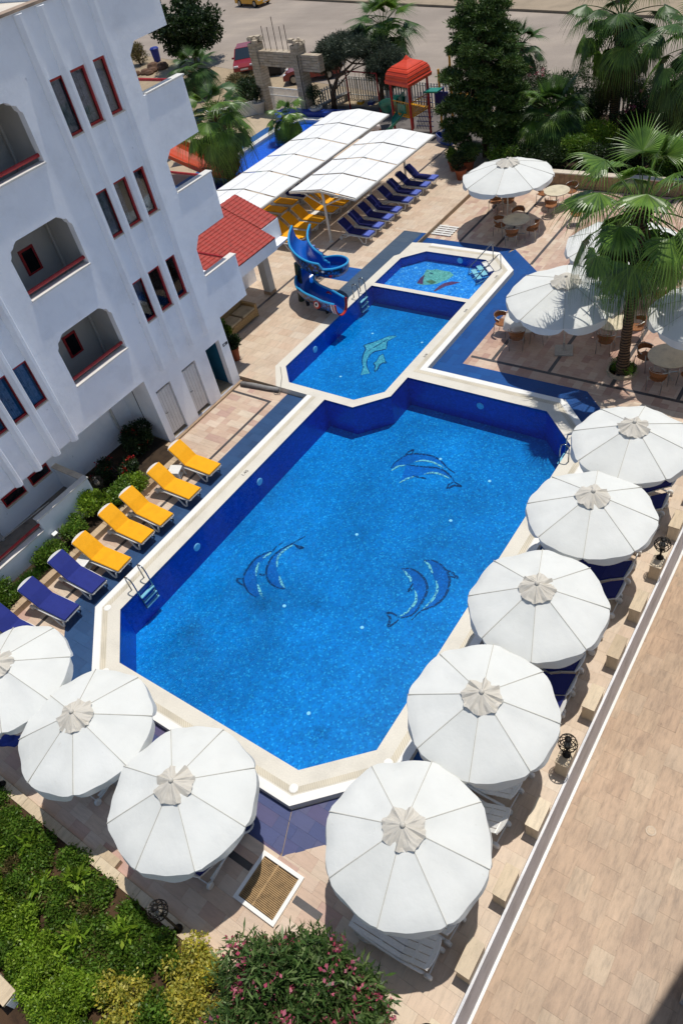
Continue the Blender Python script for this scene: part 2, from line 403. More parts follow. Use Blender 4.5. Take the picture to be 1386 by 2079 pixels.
# dark inlay stripes
dark = M('dark_marble', '#4e4b4b', .4, var=.2, vscale=2.)
def stripes(parent, segs, z):
    for (x0, x1, y0, y1) in segs: k = MB(); k.box(x0, x1, y0, y1, z-.012, z+.004); k.build('inlay_stripe', dark, parent)
stripes(dining_deck, [(x-.06, x+.06, y0, 32.8) for x, y0 in ((-15.0,27.02),(-13.27,27.02),(-11.25,26.0),(-9.8,19.53),(-7.75,19.53),(-5.65,19.53),(-3.6,19.53))]+[(-10.6,-2,19.4,19.52)], -.2)
stripes(upper_deck, [(-20.42,-20.3,15.25,36.3)], 0)
stripes(pool_deck, [(-16.1,-16.0,.4,14.6), (-17.8,-16.1,14.5,14.6), (-7.2,-6.62,1.77,1.92), (-5.5,-4.85,1.77,1.92)], -.2)

# ---- terrace below, retaining wall
tb = MB(); tb.box(-1.9, 14, -8, 33, -2.0, -1.8-TOP); terrace = struct(tb.build('terrace', grout))
tiles(terrace, [(rect(-1.84,4.0,-2,15),)+T_terr], -1.8, .6, .42, flip=True, limit=300, seed=6)
rw = thing('retaining_wall', 'long travertine retaining wall with raised blocks between lounger deck and lower terrace', 'wall', (-1.93,8,-1.8))
def wpart(mb, name, mat, par): # world-space mesh under an Empty that only translates
    o = mb.build(name, mat, par); o.matrix_parent_inverse = Matrix.Translation(-Vector(par.location)); return o
k = MB(); k.box(-1.95,-1.9,-8,33,-1.98,-.2); wpart(k, 'wall_face', M('grey_travertine', '#dcdcde', .5, var=.14, vscale=1.6, bmp=.1, bscale=30), rw)
k = MB(); k.box(-1.899,-1.84,-8,33,-1.8-TOP,-1.74); wpart(k, 'skirting', M('white_marble', '#e6e2da', .4, var=.04), rw)
bm_ = stonemat('block_travertine', ['#c8b394','#d3c2a6','#bda88a'], 'obj', grain=(6,1,1), vein=.3)
for kk in range(-5, 14):
    y0 = 8.11+1.44*kk
    k = MB(); k.box(-2.19,-1.945,y0,y0+.6,-.2,.27); wpart(k, 'block', bm_, rw)
    k = MB(); k.box(-2.205,-1.93,y0-.015,y0+.615,.27,.3); wpart(k, 'block_cap', bm_, rw)

# ---- pools
def mosaic(name, c0, c1, c2, scale=24, glint=.0, bigv=.25):
    m, t, b, o = newmat(name); p = worldpos(t)
    vo = N(t, 'ShaderNodeTexVoronoi'); vo.inputs['Scale'].default_value = scale; vo.inputs['Randomness'].default_value = .35; t.links.new(p, vo.inputs['Vector'])
    sp = N(t, 'ShaderNodeSeparateColor'); t.links.new(vo.outputs['Color'], sp.inputs[0])
    c = ramp(t, sp.outputs[0], [(0, srgb(c0)), (.45, srgb(c1)), (.86, srgb(c1)), (1., srgb(c2))])
    v2 = N(t, 'ShaderNodeTexVoronoi'); v2.inputs['Scale'].default_value = scale*.42; t.links.new(p, v2.inputs['Vector'])
    s2 = N(t, 'ShaderNodeSeparateColor'); t.links.new(v2.outputs['Color'], s2.inputs[0])
    c = mix(t, 1., c, ramp(t, s2.outputs[1], [(0, (.88,)*3), (1, (1.13,)*3)]), 'MULTIPLY')
    n = noise(t, p, .34, 5, .62)
    c = mix(t, 1., c, ramp(t, n, [(.3, (1-bigv,)*3), (.7, (1+bigv*.7,)*3)]), 'MULTIPLY')
    t.links.new(c, b.inputs['Base Color']); b.inputs['Roughness'].default_value = .3; return m
floor_m = mosaic('pool_floor_mosaic', '#0074b8', '#0488c6', '#40b0de', bigv=.3)  # palest cells are bright glints put into the floor colour
wall_m = mosaic('shaded_wall_mosaic', '#033ba6', '#0546b6', '#0c58c2', bigv=.1)  # same tiles as the floor, with the walls' shade put into the colour
small_m = mosaic('paddling_mosaic', '#2a7cc6', '#4a9ade', '#a8d6f2', scale=17, bigv=.1)
band_m = mosaic('waterline_tiles', '#123a86', '#154494', '#1c50a2')
cop_m = M('cream_coping', '#dad4c6', .55, var=.05, vscale=1.2, fine=.06, fscale=30, bmp=.06, bscale=90)
def water_mat():
    m, t, b, o = newmat('pool_water'); t.nodes.remove(b); p = worldpos(t)
    tr = N(t, 'ShaderNodeBsdfTransparent'); tr.inputs[0].default_value = (.55, .87, .985, 1)
    gl = N(t, 'ShaderNodeBsdfGlossy'); gl.inputs['Roughness'].default_value = .03
    fr = N(t, 'ShaderNodeFresnel'); fr.inputs['IOR'].default_value = 1.33
    h = noise(t, p, 5.5, 3, .5); h2 = noise(t, p, 1.6, 2, .5)
    ad = N(t, 'ShaderNodeMath', operation='ADD'); t.links.new(h, ad.inputs[0]); t.links.new(h2, ad.inputs[1])
    bp = N(t, 'ShaderNodeBump'); bp.inputs['Strength'].default_value = .25; bp.inputs['Distance'].default_value = .03; t.links.new(ad.outputs[0], bp.inputs['Height'])
    t.links.new(bp.outputs[0], gl.inputs['Normal']); t.links.new(bp.outputs[0], fr.inputs['Normal'])
    ms = N(t, 'ShaderNodeMixShader'); t.links.new(fr.outputs[0], ms.inputs[0]); t.links.new(tr.outputs[0], ms.inputs[1]); t.links.new(gl.outputs[0], ms.inputs[2])
    t.links.new(ms.outputs[0], o.inputs[0]); return m
water_m = water_mat()
def pool(name, label, poly, depth, fm):
    cx = sum(p[0] for p in poly)/len(poly); cy = sum(p[1] for p in poly)/len(poly)
    t = thing(name, label, 'pool', (cx, cy, -depth))
    k = MB(); k.prism(poly, [], -depth-.1, -depth, sides=False, bottom=False); wpart(k, 'basin_floor', fm, t)
    k = MB(); n = len(poly)
    for i in range(n):
        a, b = poly[i], poly[(i+1) % n]; k.add([(a[0],a[1],-depth),(b[0],b[1],-depth),(b[0],b[1],-.1),(a[0],a[1],-.1)], [(0,1,2,3)])
    wpart(k, 'basin_wall', wall_m, t)
    k = MB()
    for i in range(n):
        a, b = poly[i], poly[(i+1) % n]; k.add([(a[0],a[1],-.1),(b[0],b[1],-.1),(b[0],b[1],-.0),(a[0],a[1],-.0)], [(0,1,2,3)])
    wpart(k, 'waterline_band', band_m, t)
    k = MB(); k.prism(poly, [], -.2, -.04, sides=False, bottom=False); struct(k.build('pool_water', water_m, recalc=False))
    return t
P1 = pool('swimming_pool', 'large blue swimming pool with dolphin pairs in its floor', MAIN, 1.2, floor_m)
P2 = pool('swimming_pool', 'middle pool below the spiral slide with one dolphin and calf', MIDP, .8, floor_m)
P3 = pool('paddling_pool', 'small shallow pool with a fish picture and corner steps', SMAL, .42, small_m)
# raised coping, with its overflow grate and white edge
ct = thing('pool_coping', 'cream stone coping with overflow grate running round all three pools', 'coping', (-10,14,0))
k = MB(); k.prism(OUT, [MAIN, MIDP, SMAL], -.2-TOP, 0, sides=False, bottom=False)
for a, b in zip(OUT, OUT[1:]+OUT[:1]): k.add([(a[0],a[1],-.2-TOP),(b[0],b[1],-.2-TOP),(b[0],b[1],0),(a[0],a[1],0)], [(0,1,2,3)])
wpart(k, 'coping_slab', cop_m, ct)
def band(pts, d0, d1, z):
    """strip along an open polyline, between offsets d0 and d1 to the left"""
    k = MB(); L = []
    for i, p in enumerate(pts):
        a = Vector(pts[max(i-1, 0)]); b = Vector(p); c = Vector(pts[min(i+1, len(pts)-1)])
        n1 = (b-a); n2 = (c-b)
        n1 = n1.normalized() if n1.length else n2.normalized(); n2 = n2.normalized() if n2.length else n1
        q1 = Vector((-n1.y, n1.x)); q2 = Vector((-n2.y, n2.x)); m_ = (q1+q2); m_ = m_/max(.2, m_.dot(q1)) if m_.length else q1
        L.append((b+m_*d0, b+m_*d1))
    vs = [(q[0], q[1], z) for pr in L for q in pr]
    k.add(vs, [(2*i, 2*i+2, 2*i+3, 2*i+1) for i in range(len(L)-1)]); return k
RUN = [(-14.78,15.2),(-14.78,4.92),(-13.05,3.22),(-6.6,3.22),(-4.9,4.92),(-4.9,16.38),(-6.6,18.08),(-11.58,18.08),(-11.58,25.08),(-12.73,26.23),(-15.9,26.23)]
edge_m = M('white_stone_edge', '#eceae4', .5, var=.03, fine=.04)
wpart(band(RUN, 0, .2, .004), 'white_edge', edge_m, ct)
def grate_mat():
    m, t, b, o = newmat('overflow_grate'); p = worldpos(t)
    wv = N(t, 'ShaderNodeTexWave'); wv.inputs['Scale'].default_value = 9; wv.bands_direction = 'DIAGONAL'; t.links.new(p, wv.inputs[0])
    c = ramp(t, wv.outputs[0], [(.3, srgb('#c2b8a2')), (.6, srgb('#d3cab6'))])
    c = mix(t, 1., c, ramp(t, noise(t, p, 1.1, 4), [(.35, (.8,)*3), (.6, (1.04,)*3)]), 'MULTIPLY')
    t.links.new(c, b.inputs['Base Color']); b.inputs['Roughness'].default_value = .6; return m
wpart(band(RUN, .23, .37, .004), 'overflow_grate', grate_mat(), ct)
for c_, rz in (((-14.42,5.07),0),((-12.9,3.58),0),((-6.75,3.58),0),((-5.26,5.07),0)):
    k = MB(); k.lathe([(.11,.004),(.1,.012),(0,.012)], 8, (c_[0],c_[1],0)); wpart(k, 'corner_grate', edge_m, ct)
lite = M('pool_lamp_glass', '#dfe8f2', .2, var=.02)
def plamp(par, p, n_):
    n_ = Vector(n_).normalized(); q = n_.to_track_quat('Z','Y').to_matrix().to_4x4()
    k = MB(); k.lathe([(.13,0),(.13,.02),(.1,.03),(0,.03)], 16); k.xf(Matrix.Translation(Vector(p)) @ q); wpart(k, 'pool_lamp', lite, par)
for y in (8.2, 11.3): plamp(P1, (-14.03,y,-.5), (1,0,0))
plamp(P1, (-9.2,17.34,-.45), (0,-1,0)); plamp(P2, (-16.6,18.1,-.4), (1,0,0)); plamp(P3, (-14.2,25.53,-.2), (0,-1,0))
drain_m = M('white_drain', '#e8f4fa', .3, var=.02)
for (x, y) in ((-10.7,8.0),(-8.3,8.4),(-10.3,11.2),(-8.0,12.9),(-9.6,15.2),(-7.7,14.9),(-8.1,5.6)):
    k = MB(); k.lathe([(.055,-1.2),(.05,-1.185),(0,-1.185)], 10, (x,y,0)); wpart(k, 'inlet', drain_m, P1)
for (x, y) in ((-15.0,17.4),(-13.2,20.4),(-15.4,20.3)):
    k = MB(); k.lathe([(.05,-.8),(.045,-.785),(0,-.785)], 10, (x,y,0)); wpart(k, 'inlet', drain_m, P2)
MOSAIC = {
 'a': [
  ('f', [(-11.64,7.87),(-11.96,7.9),(-12.26,8.06),(-12.49,8.26),(-12.59,8.6),(-12.62,9.01),(-12.49,9.3),(-12.29,9.53),(-12.32,9.19),(-12.4,8.95),(-12.26,8.63),(-12.02,8.37),(-11.62,8.01)]),
  ('d', [(-11.64,7.87),(-11.96,7.9),(-12.26,8.06),(-12.49,8.26),(-12.59,8.6),(-12.62,9.01),(-12.49,9.3),(-12.29,9.53),(-12.32,9.72),(-12.21,9.94)]),
  ('d', [(-12.45,8.22),(-12.66,8.15),(-12.5,8.06),(-12.21,8.03)]),
  ('w', [(-11.47,7.97),(-11.67,8.08),(-11.91,8.27)]),
  ('w', [(-12.15,8.5),(-12.32,8.73),(-12.4,8.95)]),
  ('w', [(-12.4,9.15),(-12.31,9.44)]),
 ],
 'b': [
  ('f', [(-11.05,8.51),(-11.27,8.43),(-11.58,8.46),(-11.88,8.63),(-12.07,8.91),(-12.17,9.22),(-12.15,9.5),(-12.06,9.77),(-11.87,10.03),(-12.02,9.56),(-11.96,9.26),(-11.76,9.0),(-11.51,8.81),(-11.25,8.63)]),
  ('d', [(-11.05,8.51),(-11.27,8.43),(-11.58,8.46),(-11.88,8.63),(-12.07,8.91),(-12.17,9.22),(-12.15,9.5),(-12.06,9.77),(-11.9,10.07),(-11.78,10.34),(-11.72,10.47)]),
  ('d', [(-11.86,10.02),(-11.45,10.05),(-11.61,9.95),(-11.81,10.02)]),
  ('d', [(-11.89,8.65),(-12.12,8.6)]),
  ('w', [(-11.09,8.52),(-11.32,8.65),(-11.51,8.81)]),
  ('w', [(-11.78,9.06),(-11.96,9.29),(-12.02,9.49),(-11.96,9.79),(-11.87,9.98)]),
 ],
 'c': [
  ('f', [(-8.39,10.64),(-8.22,10.75),(-8.0,10.77),(-7.74,10.69),(-7.52,10.55),(-7.36,10.34),(-7.29,10.11),(-7.27,9.85),(-7.26,9.56),(-7.31,9.33),(-7.53,9.14),(-7.43,9.57),(-7.43,9.82),(-7.64,10.13),(-7.93,10.39)]),
  ('d', [(-8.39,10.64),(-8.22,10.75),(-8.0,10.77),(-7.74,10.69),(-7.52,10.55),(-7.36,10.34),(-7.29,10.11),(-7.27,9.85),(-7.26,9.56),(-7.31,9.33),(-7.53,9.14)]),
  ('d', [(-7.57,9.15),(-7.82,9.19),(-7.97,9.13),(-7.75,9.01),(-7.69,8.71),(-7.57,8.95),(-7.55,9.08)]),
  ('d', [(-7.82,10.32),(-7.81,9.97),(-7.7,10.18)]),
  ('w', [(-8.33,10.64),(-8.13,10.53),(-7.96,10.45),(-7.9,10.34)]),
  ('w', [(-7.64,10.13),(-7.53,10.01),(-7.43,9.82),(-7.43,9.57),(-7.49,9.33),(-7.57,9.19)]),
 ],
 'd': [
  ('f', [(-7.96,11.19),(-7.79,11.3),(-7.59,11.31),(-7.34,11.23),(-7.13,11.1),(-6.95,10.88),(-6.84,10.6),(-6.81,10.32),(-6.85,10.06),(-6.97,9.81),(-7.16,9.62),(-7.05,10.03),(-7.08,10.34),(-7.29,10.68),(-7.61,10.97)]),
  ('d', [(-7.96,11.19),(-7.79,11.3),(-7.59,11.31),(-7.34,11.23),(-7.13,11.1),(-6.95,10.88),(-6.84,10.6),(-6.81,10.32),(-6.85,10.06),(-6.97,9.81),(-7.16,9.62),(-7.23,9.22)]),
  ('d', [(-7.2,11.16),(-7.0,11.16),(-6.76,11.04),(-7.0,11.01)]),
  ('w', [(-7.93,11.18),(-7.73,11.11),(-7.61,10.97),(-7.5,10.89)]),
  ('w', [(-7.28,10.69),(-7.13,10.51),(-7.06,10.27),(-7.05,10.03),(-7.13,9.68)]),
 ],
 'e': [
  ('f', [(-10.87,14.15),(-10.91,14.35),(-10.86,14.62),(-10.75,14.92),(-10.58,15.08),(-10.3,15.17),(-9.97,15.23),(-9.64,15.18),(-9.35,15.02),(-9.76,14.98),(-10.31,14.75),(-10.52,14.48)]),
  ('d', [(-10.87,14.15),(-10.91,14.35),(-10.86,14.62),(-10.75,14.92),(-10.58,15.08),(-10.3,15.17),(-9.97,15.23),(-9.64,15.18),(-9.35,15.02),(-9.16,14.89),(-8.85,14.8)]),
  ('d', [(-10.77,14.91),(-10.75,15.14),(-10.63,15.28),(-10.61,15.09)]),
  ('w', [(-10.8,14.08),(-10.73,14.32),(-10.52,14.48)]),
  ('w', [(-10.31,14.75),(-10.11,14.92),(-9.76,14.98),(-9.3,14.87)]),
 ],
 'h': [
  ('f', [(-10.26,13.69),(-10.49,14.53),(-10.21,14.58),(-9.82,14.69),(-9.44,14.81),(-9.16,14.75),(-8.89,14.6),(-9.26,14.57),(-9.75,14.34),(-9.98,14.12)]),
  ('d', [(-10.49,14.53),(-10.21,14.58),(-9.82,14.69),(-9.44,14.81),(-9.16,14.75),(-8.89,14.6),(-8.72,14.47)]),
  ('d', [(-8.71,14.44),(-8.29,14.33),(-8.64,14.31),(-8.73,14.03),(-8.81,14.23),(-8.71,14.41)]),
  ('d', [(-10.04,14.14),(-9.55,14.21)]),
  ('w', [(-10.26,13.69),(-10.15,13.94),(-9.98,14.12)]),
  ('w', [(-9.75,14.34),(-9.54,14.54),(-9.26,14.57),(-8.88,14.5)]),
 ],
 'm': [
  ('l', [(-14.37,20.47),(-14.66,20.4),(-14.88,20.01),(-15.09,19.72),(-15.32,19.48),(-15.06,19.3),(-14.99,18.96),(-14.77,18.53),(-14.49,18.19),(-14.33,17.76),(-14.05,17.98),(-14.43,18.33),(-14.63,18.67),(-14.71,19.03),(-14.65,19.26),(-14.44,19.43),(-14.28,19.57),(-14.55,20.0),(-14.44,20.26)]),
  ('d', [(-14.37,20.47),(-14.66,20.4),(-14.88,20.01),(-15.09,19.72),(-15.32,19.48),(-15.06,19.3),(-14.99,18.96),(-14.77,18.53),(-14.49,18.19),(-14.33,17.76)]),
  ('d', [(-14.05,17.98),(-14.43,18.33),(-14.63,18.67),(-14.71,19.03),(-14.65,19.26),(-14.44,19.43),(-14.28,19.57),(-14.55,20.0),(-14.44,20.26)]),
  ('d', [(-14.58,20.17),(-14.8,19.57),(-14.89,19.18)]),
 ],
 'n': [
  ('l', [(-14.24,19.23),(-14.32,19.05),(-14.22,18.73),(-14.28,18.56),(-14.12,18.48),(-13.93,18.09),(-13.89,18.27),(-13.99,18.55),(-13.94,18.74),(-13.8,18.74),(-13.96,18.91),(-14.11,19.09)]),
  ('d', [(-14.24,19.23),(-14.32,19.05),(-14.22,18.73),(-14.28,18.56),(-14.12,18.48),(-13.93,18.09),(-13.89,18.27),(-13.99,18.55),(-13.94,18.74),(-13.8,18.74),(-13.96,18.91),(-14.11,19.09),(-14.24,19.23)]),
 ],
 'fish': [
  ('g', [(-15.27,23.69),(-15.34,24.1),(-15.34,24.43),(-15.43,24.81),(-15.22,24.84),(-15.04,24.96),(-14.77,24.92),(-14.37,24.93),(-14.08,24.72),(-14.16,24.3),(-14.3,24.12),(-14.44,23.86),(-14.82,23.68),(-15.09,23.62)]),
  ('r', [(-14.29,23.35),(-14.25,23.74),(-14.16,24.02),(-13.92,24.23),(-13.55,24.27),(-13.79,23.99),(-13.99,23.82),(-14.12,23.5),(-14.22,23.32)]),
  ('r', [(-15.27,23.69),(-15.34,24.1),(-15.29,24.41),(-15.13,23.98),(-14.96,23.67)]),
  ('d', [(-15.06,24.81),(-15.04,24.92)]),
  ('d', [(-15.18,24.59),(-14.97,24.57)]),
  ('y', [(-14.95,23.92),(-14.81,24.11),(-14.5,23.99),(-14.64,23.8)]),
 ],
}

def chips(name, col, keep=.78):
    m, t, b, o = newmat(name); p = worldpos(t); vo = N(t, 'ShaderNodeTexVoronoi'); vo.inputs['Scale'].default_value = 26; vo.inputs['Randomness'].default_value = .5; t.links.new(p, vo.inputs['Vector'])
    sp = N(t, 'ShaderNodeSeparateColor'); t.links.new(vo.outputs['Color'], sp.inputs[0]); c0 = srgb(col)
    t.links.new(ramp(t, sp.outputs[0], [(0, tuple(x*.7 for x in c0[:3])), (1, tuple(min(1, x*1.2) for x in c0[:3]))]), b.inputs['Base Color']); b.inputs['Roughness'].default_value = .35
    a = ramp(t, sp.outputs[1], [(keep, (1,1,1)), (keep+.03, (.1,)*3)]); tr = N(t, 'ShaderNodeBsdfTransparent'); ms = N(t, 'ShaderNodeMixShader'); t.links.new(a, ms.inputs[0]); t.links.new(tr.outputs[0], ms.inputs[1]); t.links.new(b.outputs[0], ms.inputs[2]); t.links.new(ms.outputs[0], o.inputs[0]); return m
mos_m = {'d': chips('mosaic_navy', '#0c3866', .76), 'w': chips('mosaic_white', '#b4d4cc', .7),
    'f': mosaic('mosaic_blue', '#0560aa', '#076cb6', '#2a8ace', scale=26), 'l': mosaic('mosaic_teal', '#4e8fa0', '#74b0b4', '#a9cfc6', scale=26, bigv=.1),
    'g': mosaic('mosaic_green', '#7f9a80', '#a8c6a6', '#d8dcc0', scale=26), 'r': mosaic('mosaic_red', '#7c2f4a', '#a03a56', '#b06070', scale=26), 'y': mosaic('mosaic_ochre', '#6e6a38', '#8c8448', '#b0a468', scale=26)}
def stroke(pts, wd, z):
    k = MB(); n = len(pts); vs = []
    for i, p in enumerate(pts):
        a = Vector(pts[max(0, i-1)]); c = Vector(pts[min(n-1, i+1)]); d = (c-a).normalized(); q = Vector((-d.y, d.x))
        ww = wd*(.35+.65*math.sin(PI*(i+.35)/(n-.3)))
        vs += [tuple(Vector(p)+q*ww/2)+(z,), tuple(Vector(p)-q*ww/2)+(z,)]
    k.add(vs, [(2*i, 2*i+1, 2*i+3, 2*i+2) for i in range(n-1)]); return k
def dense(p, m=4):
    out = []
    for i in range(len(p)-1):
        for j in range(m): t = j/m; out.append((p[i][0]*(1-t)+p[i+1][0]*t, p[i][1]*(1-t)+p[i+1][1]*t))
    out.append(p[-1])
    for _ in range(2): out = [out[0]]+[((out[i-1][0]+out[i][0]*2+out[i+1][0])/4, (out[i-1][1]+out[i][1]*2+out[i+1][1])/4) for i in range(1, len(out)-1)]+[out[-1]]
    return out
for nm, items in MOSAIC.items():
    par, z = (P3, -.42) if nm == 'fish' else (P2, -.8) if nm in 'mn' else (P1, -1.2)
    root = None
    for q, (kd, pts) in enumerate(items):
        if kd in 'flgry':
            k = MB(); k.prism(ccw(pts), [], 0, z+.004+.001*q, sides=False, bottom=False)
        else: k = stroke(dense(pts), .05 if nm in ('m','n','fish') else (.08 if kd == 'w' else .075), z+.008+.001*q)
        if root is None: root = wpart(k, 'fish_mosaic' if nm == 'fish' else 'dolphin_mosaic', mos_m[kd], par)
        else:
            k.build('mosaic_inlay', mos_m[kd], root)

# ================================================================== HOTEL BUILDING
S_ = 17.9/17.6; XF = -17.9
fy = lambda y: y*S_
fz = lambda z: 15-(15-z)*S_
def wall_mat(name, col, st=.1):
    m, t, b, o = newmat(name); p = worldpos(t); c0 = srgb(col)
    c = ramp(t, noise(t, p, .9, 6, .65), [(.3, tuple(x*(1-st) for x in c0[:3])), (.5, c0), (.7, tuple(min(1, x*1.03) for x in c0[:3]))])
    c = mix(t, 1., c, ramp(t, noise(t, p, 2.2, 4, .6, stretch=(1, 1.6, .25)), [(.24, (.955, .95, .945)), (.4, (1., 1., 1.))]), 'MULTIPLY')
    t.links.new(c, b.inputs['Base Color']); b.inputs['Roughness'].default_value = .85; b.inputs['Specular IOR Level'].default_value = .2
    
    pa = noise(t, p, .55, 3, .4); ed = ramp(t, pa, [(.44, (1.,)*3), (.47, (.965, .968, .975)), (.6, (.965, .968, .975)), (.63, (1.,)*3)]); c = mix(t, 1., c, ed, 'MULTIPLY')
    sp_ = noise(t, p, 3.2, 2, .5); c = mix(t, 1., c, ramp(t, sp_, [(.2, (.8, .8, .8)), (.235, (1.,)*3)]), 'MULTIPLY'); t.links.new(c, b.inputs['Base Color'])
    bump(t, b, noise(t, p, 5, 7, .72), .5, .03); return m
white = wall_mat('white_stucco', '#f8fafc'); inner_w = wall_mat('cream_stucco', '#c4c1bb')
red = M('red_paint', '#a82428', .4, var=.15, vscale=6, spec=.5); tan = M('tan_marble_sill', '#d9ccb8', .5, var=.1)
curtain_m = M('grey_curtain', '#dfe2e6', .9, var=.2, vscale=9)
def glass_mat():
    m, t, b, o = newmat('window_glass'); t.nodes.remove(b)
    tr = N(t, 'ShaderNodeBsdfTransparent'); tr.inputs[0].default_value = (.7, .73, .78, 1)
    gl = N(t, 'ShaderNodeBsdfGlossy'); gl.inputs['Roughness'].default_value = .03; gl.inputs[0].default_value = (.8, .85, .9, 1)
    fr = N(t, 'ShaderNodeFresnel'); fr.inputs['IOR'].default_value = 1.5
    ms = N(t, 'ShaderNodeMixShader'); t.links.new(fr.outputs[0], ms.inputs[0]); t.links.new(tr.outputs[0], ms.inputs[1]); t.links.new(gl.outputs[0], ms.inputs[2]); t.links.new(ms.outputs[0], o.inputs[0]); return m
glass = glass_mat()
hotel = thing('hotel_building', 'tall white hotel block with red framed windows and arched balconies', 'building', (-22, 8, -.2))
def hp(mb, name, mat, par=None, **kw):
    if par is None or par is hotel: return (lambda o: (setattr(o, 'matrix_parent_inverse', Matrix.Translation(-Vector(hotel.location))), o)[1])(mb.build(name, mat, hotel, **kw))
    return mb.build(name, mat, par, **kw)
YZ = lambda u, v, w: (w, u, v)
outl = [(1.0,2.7),(11.08,2.7),(11.08,.05),(14.88,.05),(14.87,2.73),(16.37,2.76),(16.37,4.26),(14.82,4.27),(14.83,5.22),(15.08,5.56),(16.34,5.57),(16.36,7.01),(14.8,7.01),(14.8,7.94),(15.06,8.18),(16.33,8.2),(16.33,9.71),(14.74,9.71),(14.74,10.69),(15.01,10.95),(16.3,10.96),(16.3,12.4),(1.0,12.4)]
outl = [(fy(a), fz(b)) for a, b in outl]
ROWS = [(4.26,5.53),(6.97,8.19),(9.69,10.95)]; COLS = [(12.0,12.42),(12.7,13.12),(13.4,13.82),(6.82,7.24),(7.5,7.94),(6.12,6.55)]
BROW = [(3.99,5.53),(6.74,8.2),(9.45,10.93)]
holes = []; wins = []
for (z0, z1) in ROWS:
    for (y0, y1) in COLS:
        q_ = (fy(y0)-.01, fy(y1)+.1, fz(z0)-.05, fz(z1)+.0); wins.append(q_); holes.append([(q_[0],q_[2]),(q_[1],q_[2]),(q_[1],q_[3]),(q_[0],q_[3])])
barch = []
for (z0, z1) in BROW:
    for (ya, yb) in ((8.96,11.02),(3.4,5.46)):
        pts = [(ya,z0),(yb,z0),(yb,z1-.34),(yb-.06,z1-.28),(yb-.1,z1-.16),(yb-.2,z1-.12),(yb-.27,z1-.05),(yb-.36,z1),(ya+.36,z1),(ya+.27,z1-.05),(ya+.2,z1-.12),(ya+.1,z1-.16),(ya+.06,z1-.28),(ya,z1-.34)]
        holes.append([(fy(a), fz(b)) for a, b in pts]); barch.append((fy(ya), fy(yb), fz(z0), fz(z1)))
doors = [(11.33,12.0),(12.57,13.24),(13.8,14.5)]
for (a, b) in doors: holes.append([(fy(a),fz(.16)),(fy(b),fz(.16)),(fy(b),fz(2.08)),(fy(a),fz(2.08))])
k = MB(); k.prism(outl, holes, XF-.22, XF, YZ); hp(k, 'facade', white)
# vertical fins
def fin(yc, z0, z1, wd=.22, dp=.13):
    k = MB(); y0, y1 = fy(yc)-wd/2, fy(yc)+wd/2
    a = [(XF-.01,y0),(XF+dp*.35,y0),(XF+dp,y0+.1),(XF+dp,y1-.03),(XF-.01,y1+.05)]
    n = 5; vs = [(x,y,z0) for x, y in a]+[(x,y,z1) for x, y in a]
    k.add(vs, [tuple(range(5)),tuple(range(5,10))]+[(i,(i+1)%5,5+(i+1)%5,5+i) for i in range(5)]); hp(k, 'fin', white)
for yc in (14.08,13.33,12.56,11.9): fin(yc, fz(2.62)+.02*(yc-12), fz(12.36))
for yc in (8.1,7.4,6.7,6.0): fin(yc, fz(2.66), fz(12.36))
# windows
for (y0, y1, z0, z1) in wins:
    k = MB(); xb = XF-.11; fw = .06
    for bx in ((y0,y0+fw,z0,z1),(y1-fw,y1,z0,z1),(y0+fw,y1-fw,z0,z0+fw),(y0+fw,y1-fw,z1-fw,z1)): k.box(xb,xb+.07,bx[0],bx[1],bx[2],bx[3])
    wn = hp(k, 'window', red)
    k = MB(); k.box(xb+.02,xb+.03,y0+fw,y1-fw,z0+fw,z1-fw); hp(k, 'pane', glass, wn)
    k = MB(); k.box(XF-.08,XF+.03,y0-.02,y1+.03,z0-.03,z0+.002); hp(k, 'sill', tan, wn)
    k = MB(); n = 14; yy = [y0+fw+(y1-y0-2*fw)*i/n*random.choice((.55,.62,.7,.96)) for i in range(n+1)]; yy.sort()
    vs = []
    for i, y in enumerate(yy): xx = xb-.06-.03*(i % 2); vs += [(xx,y,z0+.02),(xx,y,z1-.03)]
    k.add(vs, [(2*i,2*i+2,2*i+3,2*i+1) for i in range(n)]); hp(k, 'curtain', curtain_m, wn)
# recessed balconies behind the arches
for (y0, y1, z0, z1) in barch:
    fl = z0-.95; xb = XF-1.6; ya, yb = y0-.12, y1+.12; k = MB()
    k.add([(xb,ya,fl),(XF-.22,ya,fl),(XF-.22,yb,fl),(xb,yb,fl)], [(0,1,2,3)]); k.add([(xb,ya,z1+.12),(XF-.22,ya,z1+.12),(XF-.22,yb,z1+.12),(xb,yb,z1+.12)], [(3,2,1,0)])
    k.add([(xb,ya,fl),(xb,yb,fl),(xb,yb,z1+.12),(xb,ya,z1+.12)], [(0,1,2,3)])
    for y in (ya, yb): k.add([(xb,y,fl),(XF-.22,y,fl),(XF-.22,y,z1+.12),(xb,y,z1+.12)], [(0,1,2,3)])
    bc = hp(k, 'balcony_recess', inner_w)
    k = MB(); k.tube([(XF-.14,y0,z0+.16),(XF-.14,y1,z0+.16)], .05, 10); hp(k, 'rail', red, bc)
    k = MB(); k.box(XF-.24,XF+.05,y0-.01,y1+.01,z0-.04,z0+.003); hp(k, 'sill', M('white_marble', '#e6e2da'), bc)
    k = MB(); k.box(xb+.001,xb+.05,ya+1.22,ya+1.72,z0-.12,z0+.6); dw = hp(k, 'window', red, bc)
    k = MB(); k.box(xb+.045,xb+.056,ya+1.29,ya+1.65,z0-.06,z0+.54); hp(k, 'pane', M('dark_glass', '#14161a', .1, var=.05), bc)
    k = MB(); k.tube([(xb+.2,yb-.03,fl),(xb+.2,yb-.03,z1+.1)], .04, 8); hp(k, 'downpipe', inner_w, bc)
